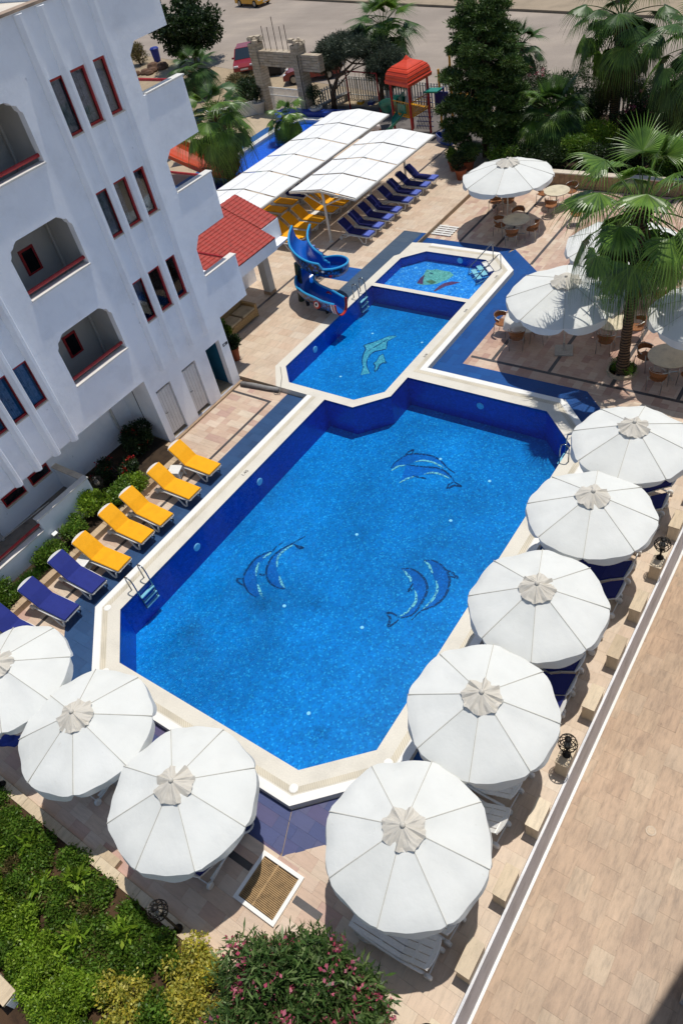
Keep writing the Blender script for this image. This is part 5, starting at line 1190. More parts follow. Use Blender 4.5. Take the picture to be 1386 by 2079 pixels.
# ================================================================== STONE GATE, FENCE, CARS
gt = thing('stone_gateway', 'unfinished stone block gateway with steel bars sticking out on top', 'gate', (-33.8,39.9,-.05))
gx = Vector((4.0,-.55,0)).normalized(); gy = Vector((-gx.y,gx.x,0)); go = Vector((-35.95,40.1,-.05))
rub = [M('stone_block_%d' % i, c, .9, var=.1, vscale=4, bmp=.5, bscale=25) for i, c in enumerate(('#b8a992','#b0a089','#bfb09a'))]
blk = {}
def course(u0, u1, z0, z1, dep, rows, tilt=0., seed=0):
    rd = random.Random(seed); h = (z1-z0)/rows
    for r in range(rows):
        u = u0+(-.2 if r % 2 else 0)
        while u < u1-.02:
            L = rd.uniform(.38,.6); a, b = max(u,u0), min(u+L,u1)
            if u1-b < .15: b = u1
            c_ = go+gx*((a+b)/2)+Vector((0,0,z0+h*(r+.5)))+gy*rd.uniform(-.012,.012)
            k = MB(); k.obox(c_, gx*((b-a)/2-.008), gy*dep/2, Vector((0,0,h/2-.008))); wpart(k, 'stone_block', rd.choice(rub), gt); u = b+.0001 if b == u1 else u+L
course(-.35,.35,0,4.0,.7,25,seed=1); course(3.45,4.1,0,4.0,.7,25,seed=2); course(.35,3.45,2.75,3.6,.5,6,seed=3); course(4.1,5.6,2.6,3.5,.4,6,seed=4)
k = MB(); k.obox(go+gx*1.9+Vector((0,0,3.15)), gx*1.54, gy*.22, (0,0,.38)); k.obox(go+Vector((0,0,2)), gx*.33, gy*.33, (0,0,1.98)); k.obox(go+gx*3.78+Vector((0,0,2)), gx*.31, gy*.33, (0,0,1.98)); wpart(k, 'mortar_core', M('mortar', '#6e6252', .95, var=.15), gt)
for u in (0, 3.78):
    rd = random.Random(int(u*10)+3); k = MB()
    for i in range(14):
        a = rd.uniform(.08,.18); c_ = go+gx*(u+rd.uniform(-.3,.3))+gy*rd.uniform(-.25,.25)+Vector((0,0,4.03+rd.uniform(0,.22))); k.obox(c_, gx*a, gy*a*.8+gx*rd.uniform(-.05,.05), Vector((rd.uniform(-.04,.04),rd.uniform(-.04,.04),a*.6)))
    wpart(k, 'rubble_top', rub[2], gt)
steel = M('rusty_steel', '#3d2c22', .8, .4, var=.2)
for i, (u, h) in enumerate(((.9,1.5),(1.4,1.45),(1.95,2.0),(2.5,1.5),(2.95,1.6))): k = MB(); a = go+gx*u+Vector((0,0,3.4)); k.tube([a, a+Vector((0,0,h))], .02, 6); wpart(k, 'steel_bar', steel, gt)
k = MB(); a = go+gx*4.0-gy*.37; k.tube([a, a+Vector((0,0,3.5))], .025, 6); wpart(k, 'cable', M('black_iron','#17130f'), gt)
gl2 = thing('gate_leaf', 'white barred metal gate standing between the stone pillars', 'gate', (-34,40.1,-.05)); wg = M('white_bars', '#e6e4de', .5, var=.08)
for z in (.1,1.0,1.45): k = MB(); a = go+gx*.4+Vector((0,0,z)); b = go+gx*3.4+Vector((0,0,z)); k.beam(a, b, .05, .05); wpart(k, 'rail', wg, gl2)
for i in range(26): k = MB(); a = go+gx*(.45+i*.115)+Vector((0,0,.05)); k.beam(a, a+Vector((0,0,1.38)), .045, .03); wpart(k, 'bar', wg, gl2)
fn = thing('picket_fence', 'white metal picket fence between playground and road', 'fence', (-29,42,-.05)); fw_ = M('fence_white', '#e6e3da', .55, var=.08)
FP = [(-31.6,40.2),(-31.0,42.7),(-24.0,41.6),(-17,41.4),(-8,41.0)]
for (a, b) in zip(FP, FP[1:]):
    A, B = Vector(a), Vector(b); L = (B-A).length; n = int(L/.21)
    for z in (.18,1.1): k = MB(); k.beam((A.x,A.y,z),(B.x,B.y,z),.05,.05); wpart(k, 'fence_rail', fw_, fn)
    for i in range(n+1): p = A+(B-A)*i/max(1,n); k = MB(); k.beam((p.x,p.y,-.04),(p.x,p.y,1.25),.03,.11, up=(B-A).normalized().to_3d()); wpart(k, 'picket', fw_, fn)
bn = thing('low_bench', 'long grey stone bench along the picket fence', 'bench', (-30.9,41.2,-.05), 1.34); k = MB(); k.box(-1.2,1.2,.25,.65,.38,.46); k.build('seat', M('bench_stone','#8e8a84',.8,var=.1), bn); 
for s in (-1,1): k = MB(); k.box(s*1.0-.1,s*1.0+.1,.28,.62,0,.38); k.build('leg', M('bench_stone','#8e8a84'), bn)
# cars
tyre = M('tyre_rubber', '#141414', .8, var=.1); rim_m = M('wheel_rim', '#9b9b9b', .3, .8); cglass = M('car_glass', '#1b2a33', .08, var=.05, spec=.8); lampg = M('headlight', '#d6d8da', .1, spec=.8)
def car(name, label, col, x, y, ang, hatch=False):
    t = thing(name, label, 'car', (x,y,-.05), ang); paint = M('car_paint_'+col[1:], col, .25, .1, var=.05, spec=.7); L, W = 2.05, .84
    prof = [(-L,.35),(-L,.62),(-L+.12,.9),(-.95,.98),(-.35,.98),(.95,.92),(1.75,.82),(L,.62),(L,.35)]
    if hatch: prof = [(-L,.35),(-L,.7),(-L+.1,1.0),(-1.3,1.02),(.9,.98),(1.7,.85),(L,.62),(L,.35)]
    k = MB(); k.prism(ccw([(a,b-.35+.28) for a,b in prof]), [], -W, W, lambda u, v, w: (u, w, v)); k.build('body', paint, t, bevel=.07)
    cab = [(-1.7,.88),(-1.25,1.38),(.25,1.42),(1.0,.86)] if not hatch else [(-1.95,.92),(-1.75,1.42),(.2,1.46),(1.0,.9)]
    vs = []
    for (a, b), s in zip(cab, (1,.84,.84,1)):
        vs += [(a,-W*.95*s,b),(a,W*.95*s,b)]
    k = MB(); k.add(vs, [(0,1,3,2),(4,5,7,6),(0,2,4,6),(1,7,5,3)]); k.build('glasshouse', cglass, t)
    k = MB(); (a, b), (c, d) = cab[1], cab[2]; k.box(a,c,-W*.8,W*.8,b-.02,d+.03); k.build('roof', paint, t, bevel=.03)
    k = MB()
    for i in range(4):
        for s in (-1,1): pass
    for s in (-1,1):
        for (p, q) in ((cab[0],cab[1]),(cab[3],cab[2])): k.beam((p[0],s*W*.94,p[1]),(q[0],s*W*.81,q[1]),.06,.06)
        k.beam((-.4,s*W*.94,.9),(-.4,s*W*.81,1.42),.06,.06)
    k.build('pillars', paint, t)
    for sx in (-1.25,1.3):
        for sy in (-1,1):
            k = MB(); k.lathe([(.2,-.1),(.3,-.1),(.32,-.06),(.32,.06),(.3,.1),(.2,.1)], 20); k.xf(Matrix.Translation((sx,sy*(W-.06),.32)) @ Matrix.Rotation(PI/2,4,'X')); w_ = k.build('wheel', tyre, t)
            k = MB(); k.lathe([(.2,-.105),(.2,.105),(0,.11)], 14); k.xf(Matrix.Translation((sx,sy*(W-.06),.32)) @ Matrix.Rotation(-sy*PI/2,4,'X')); k.build('rim', rim_m, w_)
    for s in (-1,1):
        k = MB(); k.obox((1.93,s*.62,.6),(.1,0,0),(0,.17,0),(0,0,.07)); k.build('headlight', lampg, t, bevel=.03); k = MB(); k.obox((-2.02,s*.64,.66),(.05,0,0),(0,.14,0),(0,0,.09)); k.build('tail_light', M('tail_red','#701010',.2), t); k = MB(); k.obox((.75,s*(W+.06),.95),(.07,0,0),(0,.09,0),(0,0,.06)); k.build('mirror', paint, t, bevel=.02)
    k = MB(); k.box(1.9,2.07,-.3,.3,.36,.46); k.build('number_plate', plast, t)
car('parked_car', 'red saloon car facing the hotel, left of the stone gateway', '#8e1420', -44.6, 48.4, math.atan2(-1.9,1.25)); car('parked_car', 'dark red car parked directly behind the stone gateway', '#7a1218', -36.6, 46.2, math.radians(-152), True)
car('taxi', 'yellow car standing on the far side of the road', '#d79a0c', -58.6, 66.5, math.radians(-14), True)
dp = thing('dumpster', 'dark open skip parked behind the gateway opening', 'skip', (-41.0,47.0,-.05), .35); dk = M('dark_skip', '#262220', .7, var=.2)
k = MB(); k.box(-.9,.9,-.6,.6,.1,1.15); k.build('bin_body', dk, dp, bevel=.03); k = MB(); k.obox((0,.1,1.2),(.95,0,0),(0,.6,.1),(0,-.01,.03)); k.build('lid', dk, dp)
for sx in (-.7,.7):
    for sy in (-.45,.45): k = MB(); k.lathe([(.09,-.03),(.09,.03)], 12); k.xf(Matrix.Translation((sx,sy,.09)) @ Matrix.Rotation(PI/2,4,'X')); k.build('wheel', tyre, dp)
bb = thing('blue_bin', 'small blue bin standing on the dusty ground under the tree', 'bin', (-56.2,49.8,-.06)); k = MB(); k.lathe([(.28,0),(.36,.9),(.4,.95),(.38,1.0)], 14); k.build('bin_body', M('bin_blue','#1c2f8a',.4), bb); k = MB(); k.lathe([(.4,1.0),(.3,1.1),(0,1.14)], 14); k.build('lid', M('bin_blue','#1c2f8a',.4), bb)
rk2 = thing('rock_pile', 'brown heap of rocks beside the blue bin', 'rocks', (-54.3,47.2,-.06)); 
for i in range(9):
    k = MB(); a = random.uniform(.3,.6); n = 10; vs = [(0,0,a)]
    k.lathe([(a*.9,0),(a*1.0,a*.3),(a*.7,a*.75),(0,a*.9)], 7, (random.uniform(-1.1,1.1),random.uniform(-1.,1.),0)); k.build('rock', M('brown_rock','#6b5140',.95,var=.2,bmp=.5), rk2)

# ================================================================== PLANTS
def leaf_mesh(name, blobs, n, L, W, mat, up=.3, seed=0, shell=.5, cut=None, lw=None):
    r = np.random.default_rng(seed); B = np.array(blobs, float); wgt = (B[:,3]*B[:,4]*B[:,5])**(2/3); wgt /= wgt.sum()
    ix = r.choice(len(B), n, p=wgt); d = r.normal(size=(n,3)); d /= np.linalg.norm(d, axis=1)[:,None]
    rad = (shell+(1-shell)*r.random(n)**.6)[:,None]; rad *= (1+.12*r.normal(size=(n,1)))
    p = B[ix,:3]+d*B[ix,3:6]*rad
    if cut is not None: p = p[p[:,2] > cut]; d = d[:len(p)] if len(p) == len(d) else r.normal(size=(len(p),3)); n = len(p)
    ax = d*.7+r.normal(size=(n,3))*.6+np.array([0,0,up]); ax /= np.linalg.norm(ax, axis=1)[:,None]
    sd = np.cross(ax, r.normal(size=(n,3))); sd /= np.linalg.norm(sd, axis=1)[:,None]+1e-9
    nm = np.cross(ax, sd); l = (L*(.6+.8*r.random(n)))[:,None]; w_ = (W*(.7+.6*r.random(n)))[:,None]
    v = np.stack([p, p+ax*l*.5+sd*w_*.5+nm*l*.05, p+ax*l-nm*l*.12, p+ax*l*.5-sd*w_*.5+nm*l*.05], 1).reshape(-1,3)
    f = np.arange(n*4).reshape(n,4); return npmesh(name, v, f, mat)
def put(me, name, parent): o = bpy.data.objects.new(name, me); COL.objects.link(o); o.parent = parent; return o
bark = M('grey_bark', '#5b4a3a', .95, var=.25, vscale=5, bmp=.6, bscale=18)
def bush(name, label, cat, x, y, z, blobs, n, L, W, mat, group=None, seed=0, stems=5, flowers=None, up=.3, shell=.5):
    t = thing(name, label, cat, (x,y,z), 0, group)
    put(leaf_mesh('foliage', blobs, n, L, W, mat, up, seed, shell, cut=.01), 'foliage', t)
    k = MB(); rd = random.Random(seed)
    for i in range(stems):
        b = blobs[i % len(blobs)]; e = Vector((b[0]+rd.uniform(-.4,.4)*b[3], b[1]+rd.uniform(-.4,.4)*b[4], b[2]+b[5]*.3)); k.tube([(e.x*.15,e.y*.15,0), (e.x*.5,e.y*.5,e.z*.55), e], .03, 6, radii=[.035,.025,.01])
    k.build('stem', bark, t, smooth=True)
    if flowers:
        fm, fn_, fs = flowers; rr = np.random.default_rng(seed+5); cl = []
        for i in range(fn_):     # flowers come in clusters near the surface
            b = blobs[rr.integers(len(blobs))]; dd = rr.normal(size=3); dd[2] = abs(dd[2]); dd /= np.linalg.norm(dd); c_ = np.array(b[:3])+dd*np.array(b[3:6])*1.0
            cl.append((c_[0],c_[1],c_[2],fs*1.6,fs*1.6,fs*1.2))
        put(leaf_mesh('flowers', cl, fn_*14, fs*.9, fs*.8, fm, .6, seed+9, .1), 'flowers', t)
    return t
def blobset(seed, n, rx, ry, z0, z1, r0, r1):
    rd = random.Random(seed); out = []
    for i in range(n):
        a = rd.uniform(0,2*PI); q = math.sqrt(rd.random()); s = rd.uniform(r0,r1); out.append((math.cos(a)*rx*q, math.sin(a)*ry*q, rd.uniform(z0,z1), s, s, s*rd.uniform(.7,1.)))
    return out
G_dark = leafmat('leaf_dark', ['#22351a','#2f4420','#20321a','#3d5228']); G_mid = leafmat('leaf_mid', ['#557826','#6a8e2e','#466822','#82983a']); G_lime = leafmat('leaf_lime', ['#7a9c2a','#94b234','#648824','#aac046'])
G_ole = leafmat('leaf_oleander', ['#466430','#5a7a3c','#3c582a','#74904e','#8a9a64']); G_yel = leafmat('leaf_variegated', ['#b8a838','#d8c850','#8a942e','#e4d870','#6c802a']); G_con = leafmat('needle_green', ['#3a5424','#4e6a2e','#304820','#687e3e'], trans=.15)
G_tam = leafmat('tamarisk_grey', ['#435040','#56624e','#38463a','#66705a'], trans=.2); G_dry = leafmat('dry_grass', ['#7a6a44','#8f7e52','#5f5a34','#4d5a2c']); G_grass = leafmat('grass_green', ['#3e6a1c','#4f7d24','#345a1a','#62902e'])
F_pink = leafmat('petal_pink', ['#c8506e','#dc7a90','#b84464','#e89aaa'], trans=.3); F_red = leafmat('petal_red', ['#c01e1a','#a8181c','#d8342a'], trans=.2); F_white = leafmat('petal_white', ['#e8e4dc','#d8d0cc'], trans=.3)
# ---- palms
def fan_frond(pet, rad, nseg, el, droop, seed, sp=105):
    """fan leaf leaving the trunk at elevation el (degrees), drooping under gravity"""
    rd = random.Random(seed); k = MB(); n = 7; e = math.radians(el); p = Vector((0,0,0)); stem = [p.copy()]
    for i in range(n):
        p = p+Vector((math.cos(e),0,math.sin(e)))*pet/n; e -= math.radians(3+3*droop)*max(.2, math.cos(e)); stem.append(p.copy())
    k.tube(stem, .02, 5, radii=[.03-.018*i/n for i in range(n+1)])
    e -= math.radians(10+18*droop); d0 = Vector((math.cos(e),0,math.sin(e))); nr = Vector((-math.sin(e),0,math.cos(e))); tip = stem[-1]; Y = Vector((0,1,0))
    for s in range(nseg):
        a = math.radians(-sp+2*sp*(s+.5)/nseg); L = rad*(.66+.34*math.cos(a*.7))*rd.uniform(.84,1.08); wd = .5*rad*math.radians(2*sp/nseg)*1.0
        d = d0*math.cos(a)+Y*math.sin(a)-nr*(.22*abs(math.sin(a))); q = (-d0*math.sin(a)+Y*math.cos(a)); m = 7; o = len(k.v); gd = rd.uniform(.75,1.3)*droop
        for j in range(m+1):
            u = j/m; w_ = wd*min(1,u/.34) if u < .34 else wd*(.3+.7*max(0,1-(u-.34)/.16))*max(.02,((1-u)/.66))**.8; fold = w_*.45; t_ = max(0,u-.38)
            c_ = tip+d*L*u; hz = Vector((c_.x-tip.x, c_.y-tip.y, 0)); c_ = c_-hz*min(.6,.55*gd*t_)-Vector((0,0,L*gd*t_**1.6*1.25))
            k.v += [tuple(c_+q*w_-nr*fold), tuple(c_), tuple(c_-q*w_-nr*fold)]
        for j in range(m):
            b = o+j*3; k.f += [(b,b+1,b+4,b+3),(b+1,b+2,b+5,b+4)]
    return k
G_palm = leafmat('palm_green', ['#4c6e24','#62862e','#7a9c3c','#42602a'], rough=.35, trans=.3, spec=.5); G_palmd = leafmat('palm_dark', ['#304c22','#42602a','#547432'], rough=.4, trans=.25); G_palmo = leafmat('palm_old', ['#3a3e1c','#5a5228','#46481f','#6a5c34'], trans=.2)
fr_cache = {}
def frond_mesh(kind, pet, rad, el, droop, v):
    key = (kind, pet, rad, el, droop, v)
    if key not in fr_cache: fr_cache[key] = fan_frond(pet, rad, 34, el, droop, v).mesh('frond', {'g':G_palm,'d':G_palmd,'o':G_palmo}[kind], recalc=False)
    return fr_cache[key]
trunk_m = None
def palm_trunk_mat():
    m, t, b, o = newmat('palm_trunk'); p = worldpos(t); wv = N(t, 'ShaderNodeTexWave'); wv.bands_direction = 'Z'; wv.inputs['Scale'].default_value = 3.2; wv.inputs['Distortion'].default_value = 3; wv.inputs['Detail'].default_value = 3; t.links.new(p, wv.inputs[0])
    c = ramp(t, wv.outputs[0], [(.2, srgb('#3a2a1c')), (.6, srgb('#6a5038')), (.9, srgb('#806448'))]); c = mix(t, 1., c, ramp(t, noise(t, p, 12, 4, .7), [(.3, (.7,)*3), (.7, (1.1,)*3)]), 'MULTIPLY')
    t.links.new(c, b.inputs['Base Color']); b.inputs['Roughness'].default_value = .9; bump(t, b, wv.outputs[0], .6, .03); return m
trunk_m = palm_trunk_mat()
def palm(label, x, y, z, h, r, pet, rad, nf, seed, kinds='ggd', lo=-60, hi=80, old=8, stiff=0, lean=(0,0)):
    t = thing('palm_tree', label, 'palm', (x,y,z)); rd = random.Random(seed); k = MB(); n = 26
    pts = [(lean[0]*(i/n)**1.5, lean[1]*(i/n)**1.5, h*i/n) for i in range(n+1)]; k.tube(pts, r, 16, radii=[r*(1.35-.35*min(1,i/4) if i < 4 else 1-.15*i/n)*(1+.05*((i % 2)*2-1)) for i in range(n+1)]); k.build('trunk', trunk_m, t, smooth=False)
    top = Vector(pts[-1]); k = MB()
    for i in range(26):
        a = i*2.4; zz = h-.05-.028*i*(h > 2.); rr = r*1.05; k.tube([(top.x+rr*.6*math.cos(a),top.y+rr*.6*math.sin(a),zz),(top.x+rr*1.7*math.cos(a),top.y+rr*1.7*math.sin(a),zz+.13)], .03, 5, radii=[.05,.02])
    k.build('leaf_bases', M('leaf_base_brown', '#4a3220', .9, var=.3), t)
    for i in range(nf):
        u = i/(nf-1); el = round((hi+(lo-hi)*u**.8+rd.uniform(-8,8))/12)*12; az = i*2.39996+rd.uniform(-.25,.25); kd = 'o' if i >= nf-old else rd.choice(kinds); dr = (.35+.75*u)*(1-stiff)
        me = frond_mesh(kd, pet, rad, el, round(dr*4)/4, rd.randint(0,1)); s = rd.uniform(.88,1.1)*(1 if u > .1 else .8)
        inst('frond', me, t, (top.x+.06*math.cos(az), top.y+.06*math.sin(az), h-.02-.25*u*(h > 2)), (rd.uniform(-.12,.12), rd.uniform(-.1,.1), az), s)
    return t
palm('tall fan palm with drooping fronds standing in a round planter on the dining deck', -5.6,20.35,-.2, 5.45,.17, 1.65,1.4, 38, 3, 'ggg', -62, 88, 4)
palm('tall fan palm with brown hanging fronds in the hedge by the road', -12.55,38.6,-.06, 5.2,.22, 1.7,1.4, 52, 5, 'ddg', -80, 82, 16)
palm('short bushy fan palm with spiky crown behind the big parasol', -14.9,36.7,-.06, 1.7,.34, 1.15,1.3, 54, 7, 'ddg', -35, 85, 3, stiff=.7)
palm('fan palm rising behind the dark conifer', -18.6,41.0,-.06, 3.4,.2, .9,.95, 36, 8, 'dd', -50, 85, 4, stiff=.5)
palm('fan palm standing behind the playground trees', -28.0,42.6,-.06, 4.1,.22, 1.3,1.5, 42, 9, 'ddg', -55, 85, 5, stiff=.5)
palm('fan palm with long hanging fronds beside the orange water slide', -30.6,29.8,-.06, 3.5,.22, 1.45,1.5, 42, 10, 'ggd', -76, 82, 10, stiff=.15)
palm('small young fan palm at the end of the splash pool', -30.9,35.7,-.06, 1.3,.14, .8,.95, 26, 12, 'ggg', -50, 80, 3)
palm('fan palm at the right end of the garden hedge', -8.3,36.0,-.06, 4.8,.2, 1.7,1.45, 48, 13, 'gdd', -75, 82, 9)
palm('feathery dark palm beyond the hotel gable', -44.5,42.5,-.06, 1.6,.25, 1.2,1.3, 34, 14, 'dd', -40, 80, 4, stiff=.4)
# planter at the foot of the tall palm
pl = thing('palm_planter', 'round stone ring with low green plants round the tall palm', 'planter', (-5.6,20.35,-.2)); k = MB(); k.lathe([(.5,0),(.5,.1),(.42,.1),(.42,.0)], 28); k.build('stone_ring', M('ring_stone','#b8a88f',.8,var=.1), pl); put(leaf_mesh('foliage', blobset(4,9,.3,.3,.12,.2,.13,.2), 1500, .07, .035, G_mid, .4, 4), 'foliage', pl)
# ---- conifer, tamarisk, road tree
def tree(name, label, x, y, z, trunk, blobs, n, L, W, mat, seed, group=None, limbs=10):
    t = thing(name, label, 'tree', (x,y,z), 0, group); k = MB(); m = len(trunk); k.tube(trunk, .1, 10, radii=[.2*(1-.75*i/(m-1)) for i in range(m)]); tr = k.build('trunk', bark, t, smooth=True); rd = random.Random(seed); k = MB()
    for i in range(limbs):
        b = blobs[(i*3) % len(blobs)]; a = Vector(trunk[min(m-1, 1+(i % (m-1)))]); e = Vector(b[:3]); k.tube([a, (a+e)/2+Vector((0,0,.15)), e], .03, 6, radii=[.05,.035,.012])
    k.build('limb', bark, tr, smooth=True); put(leaf_mesh('crown', blobs, n, L, W, mat, .1, seed, .35), 'crown', t); return t
rd = random.Random(5); bl = []
for i in range(78):
    zz = .9+6.0*(i/77); R = 2.35*(1-.55*((zz-.9)/6.0)**1.6)*(.55+.55*((i*7) % 10)/10); a = i*2.4; s = rd.uniform(.42,.62)*(1-.3*(i/77)); bl.append((math.cos(a)*R*rd.uniform(.55,1.), math.sin(a)*R*rd.uniform(.55,1.), zz, s*1.2, s*1.2, s*.42))
tree('conifer_tree', 'dark layered conifer beside the playground', -17.8,35.3,-.06, [(0,0,0),(0,.02,2),(.05,0,4.5),(0,0,6.6)], bl, 80000, .16, .05, G_con, 31, limbs=30)
bl = [(-1.2+.24*i+rd.uniform(-.3,.3), .6+rd.uniform(-1.2,1.2), 2.5+1.1*math.sin(PI*(i+1)/26)+rd.uniform(-.5,.4), .75, .75, .42) for i in range(26)]
tree('tamarisk_tree', 'grey green feathery tree leaning over the playground fence', -30.6,40.1,-.06, [(0,0,0),(.1,0,1.2),(.5,.2,2.0),(1.6,.4,2.7)], bl, 52000, .19, .034, G_tam, 33)
bl = [(rd.uniform(-.8,1.6), rd.uniform(-.8,.8), 1.9+rd.uniform(-.5,.9), .5,.5,.4) for i in range(14)]
tree('tamarisk_tree', 'second feathery tree with dark trunk between swing and red tower', -27.7,41.2,-.06, [(0,0,0),(.05,0,1.),(.2,.1,2.)], bl, 20000, .17, .03, G_tam, 34)
bl = [(math.cos(i*2.4)*1.9*math.sqrt(i/30)*1.2, math.sin(i*2.4)*1.9*math.sqrt(i/30)*1.2, 2.7+rd.uniform(-1.3,1.5), .8,.8,.7) for i in range(30)]
tree('broadleaf_tree', 'round leafy tree on the dusty roadside beyond the hotel', -51.0,49.2,-.06, [(0,0,0),(.1,0,1.),(.2,.1,2.4)], bl, 11000, .28, .17, G_dark, 35)
# ---- hedge and garden beyond the dining deck
hw = thing('garden_wall', 'low tan plank faced garden wall behind the dining deck', 'wall', (-9,33,-.2)); k = MB(); k.box(-16.6,-1.95,33.0,33.25,-.2,.42); wpart(k, 'wall_core', plinth, hw)
for i in range(60): k = MB(); x = -16.6+i*.244; k.box(x+.006,x+.238,32.965,33.0,-.2,.4); wpart(k, 'facing_slab', M('tan_facing', '#9b8062', .8, var=.16, vscale=3), hw)
k = MB(); k.box(-16.62,-1.95,32.94,33.3,.42,.47); wpart(k, 'coping', tan, hw)
g_ = MB(); g_.add([(-16.6,33.25,.02),(-1.95,33.25,.02),(-1.95,41.0,.02),(-16.6,41.3,.02)], [(0,1,2,3)]); struct(g_.build('garden_bed', M('soil','#3a2c1e',.95,var=.3)))
hd = [(-16.3,34.2,1.0,'dark leafy shrub beside the conifer trunk'),(-15.2,34.3,.9,'dark shrub behind the big parasol, next to the conifer'),(-13.8,34.0,1.1,'dark round shrub behind the low garden wall under the bushy palm'),(-12.6,34.6,1.5,'dark tall shrub beside the bushy palm'),(-11.4,34.3,1.3,'dark shrub with pale blossoms above the plank wall'),(-10.2,34.6,1.5,'dark dense shrub at the middle of the plank wall'),(-9.0,34.5,1.6,'dark dense shrub behind the tall palm crown'),(-7.6,34.6,1.5,'dark dense shrub right of the tall palm crown')]
for i, (x, y, h, lab) in enumerate(hd): bush('shrub', lab, 'shrub', x, y, .02, blobset(50+i,9,.55,.5,.25,h-.2,.35,.5), 3800, .11, .05, G_dark if i % 3 else G_mid, 'garden shrubs behind the dining deck', 50+i, flowers=(F_white,8,.05) if i == 4 else None)
for i, (x, y, h, lab, fl) in enumerate(((-16.9,39.6,2.6,'oleander with pink flowers beside the road fence',F_pink),(-11.3,37.6,2.3,'pink flowering oleander right of the brown fronded palm',F_pink),(-9.8,38.2,2.4,'dark oleander with few flowers at the road side',F_pink),(-13.6,39.4,2.2,'tall dark oleander between the two hedge palms',None),(-7.0,37.2,2.4,'tall dark oleander at the right end of the hedge',None),(-15.2,40.2,2.5,'dark oleander against the fence behind the bushy palm',None),(-11.8,40.3,2.6,'dark oleander against the fence behind the brown fronded palm',F_white),(-9.2,40.2,2.6,'dark oleander filling the fence corner at the road',F_pink))):
    bush('oleander_bush', lab, 'bush', x, y, .02, blobset(70+i,12,.9,.8,.5,h-.3,.45,.6), 6500, .14, .035, G_dark, 'oleanders in the road side hedge', 70+i, flowers=(fl,26,.07) if fl else None)
bush('shrub','bright green shrub at the foot of the brown fronded palm','shrub',-12.3,36.3,.02, blobset(81,9,.7,.6,.3,1.1,.35,.5), 4200,.11,.05,G_lime,None,81)
# shrubs by the gate
for i, (x, y, h, mt, lab) in enumerate(((-38.9,41.5,1.3,G_dry,'dry reddish shrub left of the stone gateway'),(-37.6,40.6,1.5,G_dark,'dark green shrub against the gateway pillar'),(-40.6,42.8,1.2,G_dry,'dry straw coloured shrub in front of the red saloon'),(-38.8,38.6,.9,G_mid,'green shrub in the white planter corner'),(-57.5,49.0,1.3,G_dry,'dry shrub beside the rock heap'),(-36.2,35.5,1.,G_dry,'straw coloured shrub behind the long fronded palm'))):
    bush('shrub', lab, 'shrub', x, y, -.06, blobset(90+i,8,.8,.7,.3,h,.4,.55), 3000, .16, .05, mt, 'shrubs round the gateway', 90+i)
# potted plants
terra = M('terracotta', '#8e4a2c', .8, var=.15); wpot = M('white_pot', '#cfcac0', .7, var=.08)
def pot(x, y, z, r, h, mat, label, leaf, lh, seed, fl=None):
    t = thing('potted_plant', label, 'potted plant', (x,y,z), 0, 'potted plants'); k = MB(); k.lathe([(r*.65,0),(r*.95,h*.85),(r*1.06,h*.86),(r*1.06,h),(r*.9,h),(r*.88,h*.9),(0,h*.9)], 18); k.build('pot', mat, t, smooth=False)
    put(leaf_mesh('foliage', [(a*.8,b*.8,c+h,s*.8,s*.8,s*.8) for a,b,c,s,_,_ in blobset(seed,7,r*1.2,r*1.2,.15,lh,r*.6,r*1.1)], 1100, .12, .045, leaf, .4, seed), 'foliage', t)
    k = MB(); k.tube([(0,0,h*.8),(.02,0,h+lh*.6)], .015, 6); k.build('stem', bark, t)
    if fl: put(leaf_mesh('flowers', [(0,0,h+lh*.7,r,r,lh*.4)], 90, .05, .045, fl, .5, seed+1), 'flowers', t)
pot(-18.6,33.4,0,.3,.5,terra,'terracotta pot with sparse plant nearest the navy loungers',G_mid,.35,101); pot(-17.75,32.5,0,.3,.5,terra,'big terracotta pot with dark plant beside the big parasol',G_dark,.6,102); pot(-18.5,34.4,0,.28,.45,terra,'terracotta pot with pink and white flowering plant by the rocker',G_ole,.8,103,F_pink); pot(-17.9,33.6,0,.3,.45,terra,'terracotta pot with leafy plant between the other pots',G_ole,.7,104,F_white)
pot(-18.75,16.0,0,.2,.55,terra,'slim orange clay vase beside the open doorway',G_dark,.25,105); pot(-19.9,16.7,0,.22,.35,terra,'small palm like pot plant in the porch shade',G_mid,.6,106)
pot(-36.3,39.6,-.05,.4,.7,wpot,'white stone pot with shrub left of the gate pillar',G_dark,.7,107); pot(-31.3,39.2,-.05,.38,.65,wpot,'white stone pot with shrub right of the gate pillar',G_dark,.9,108)
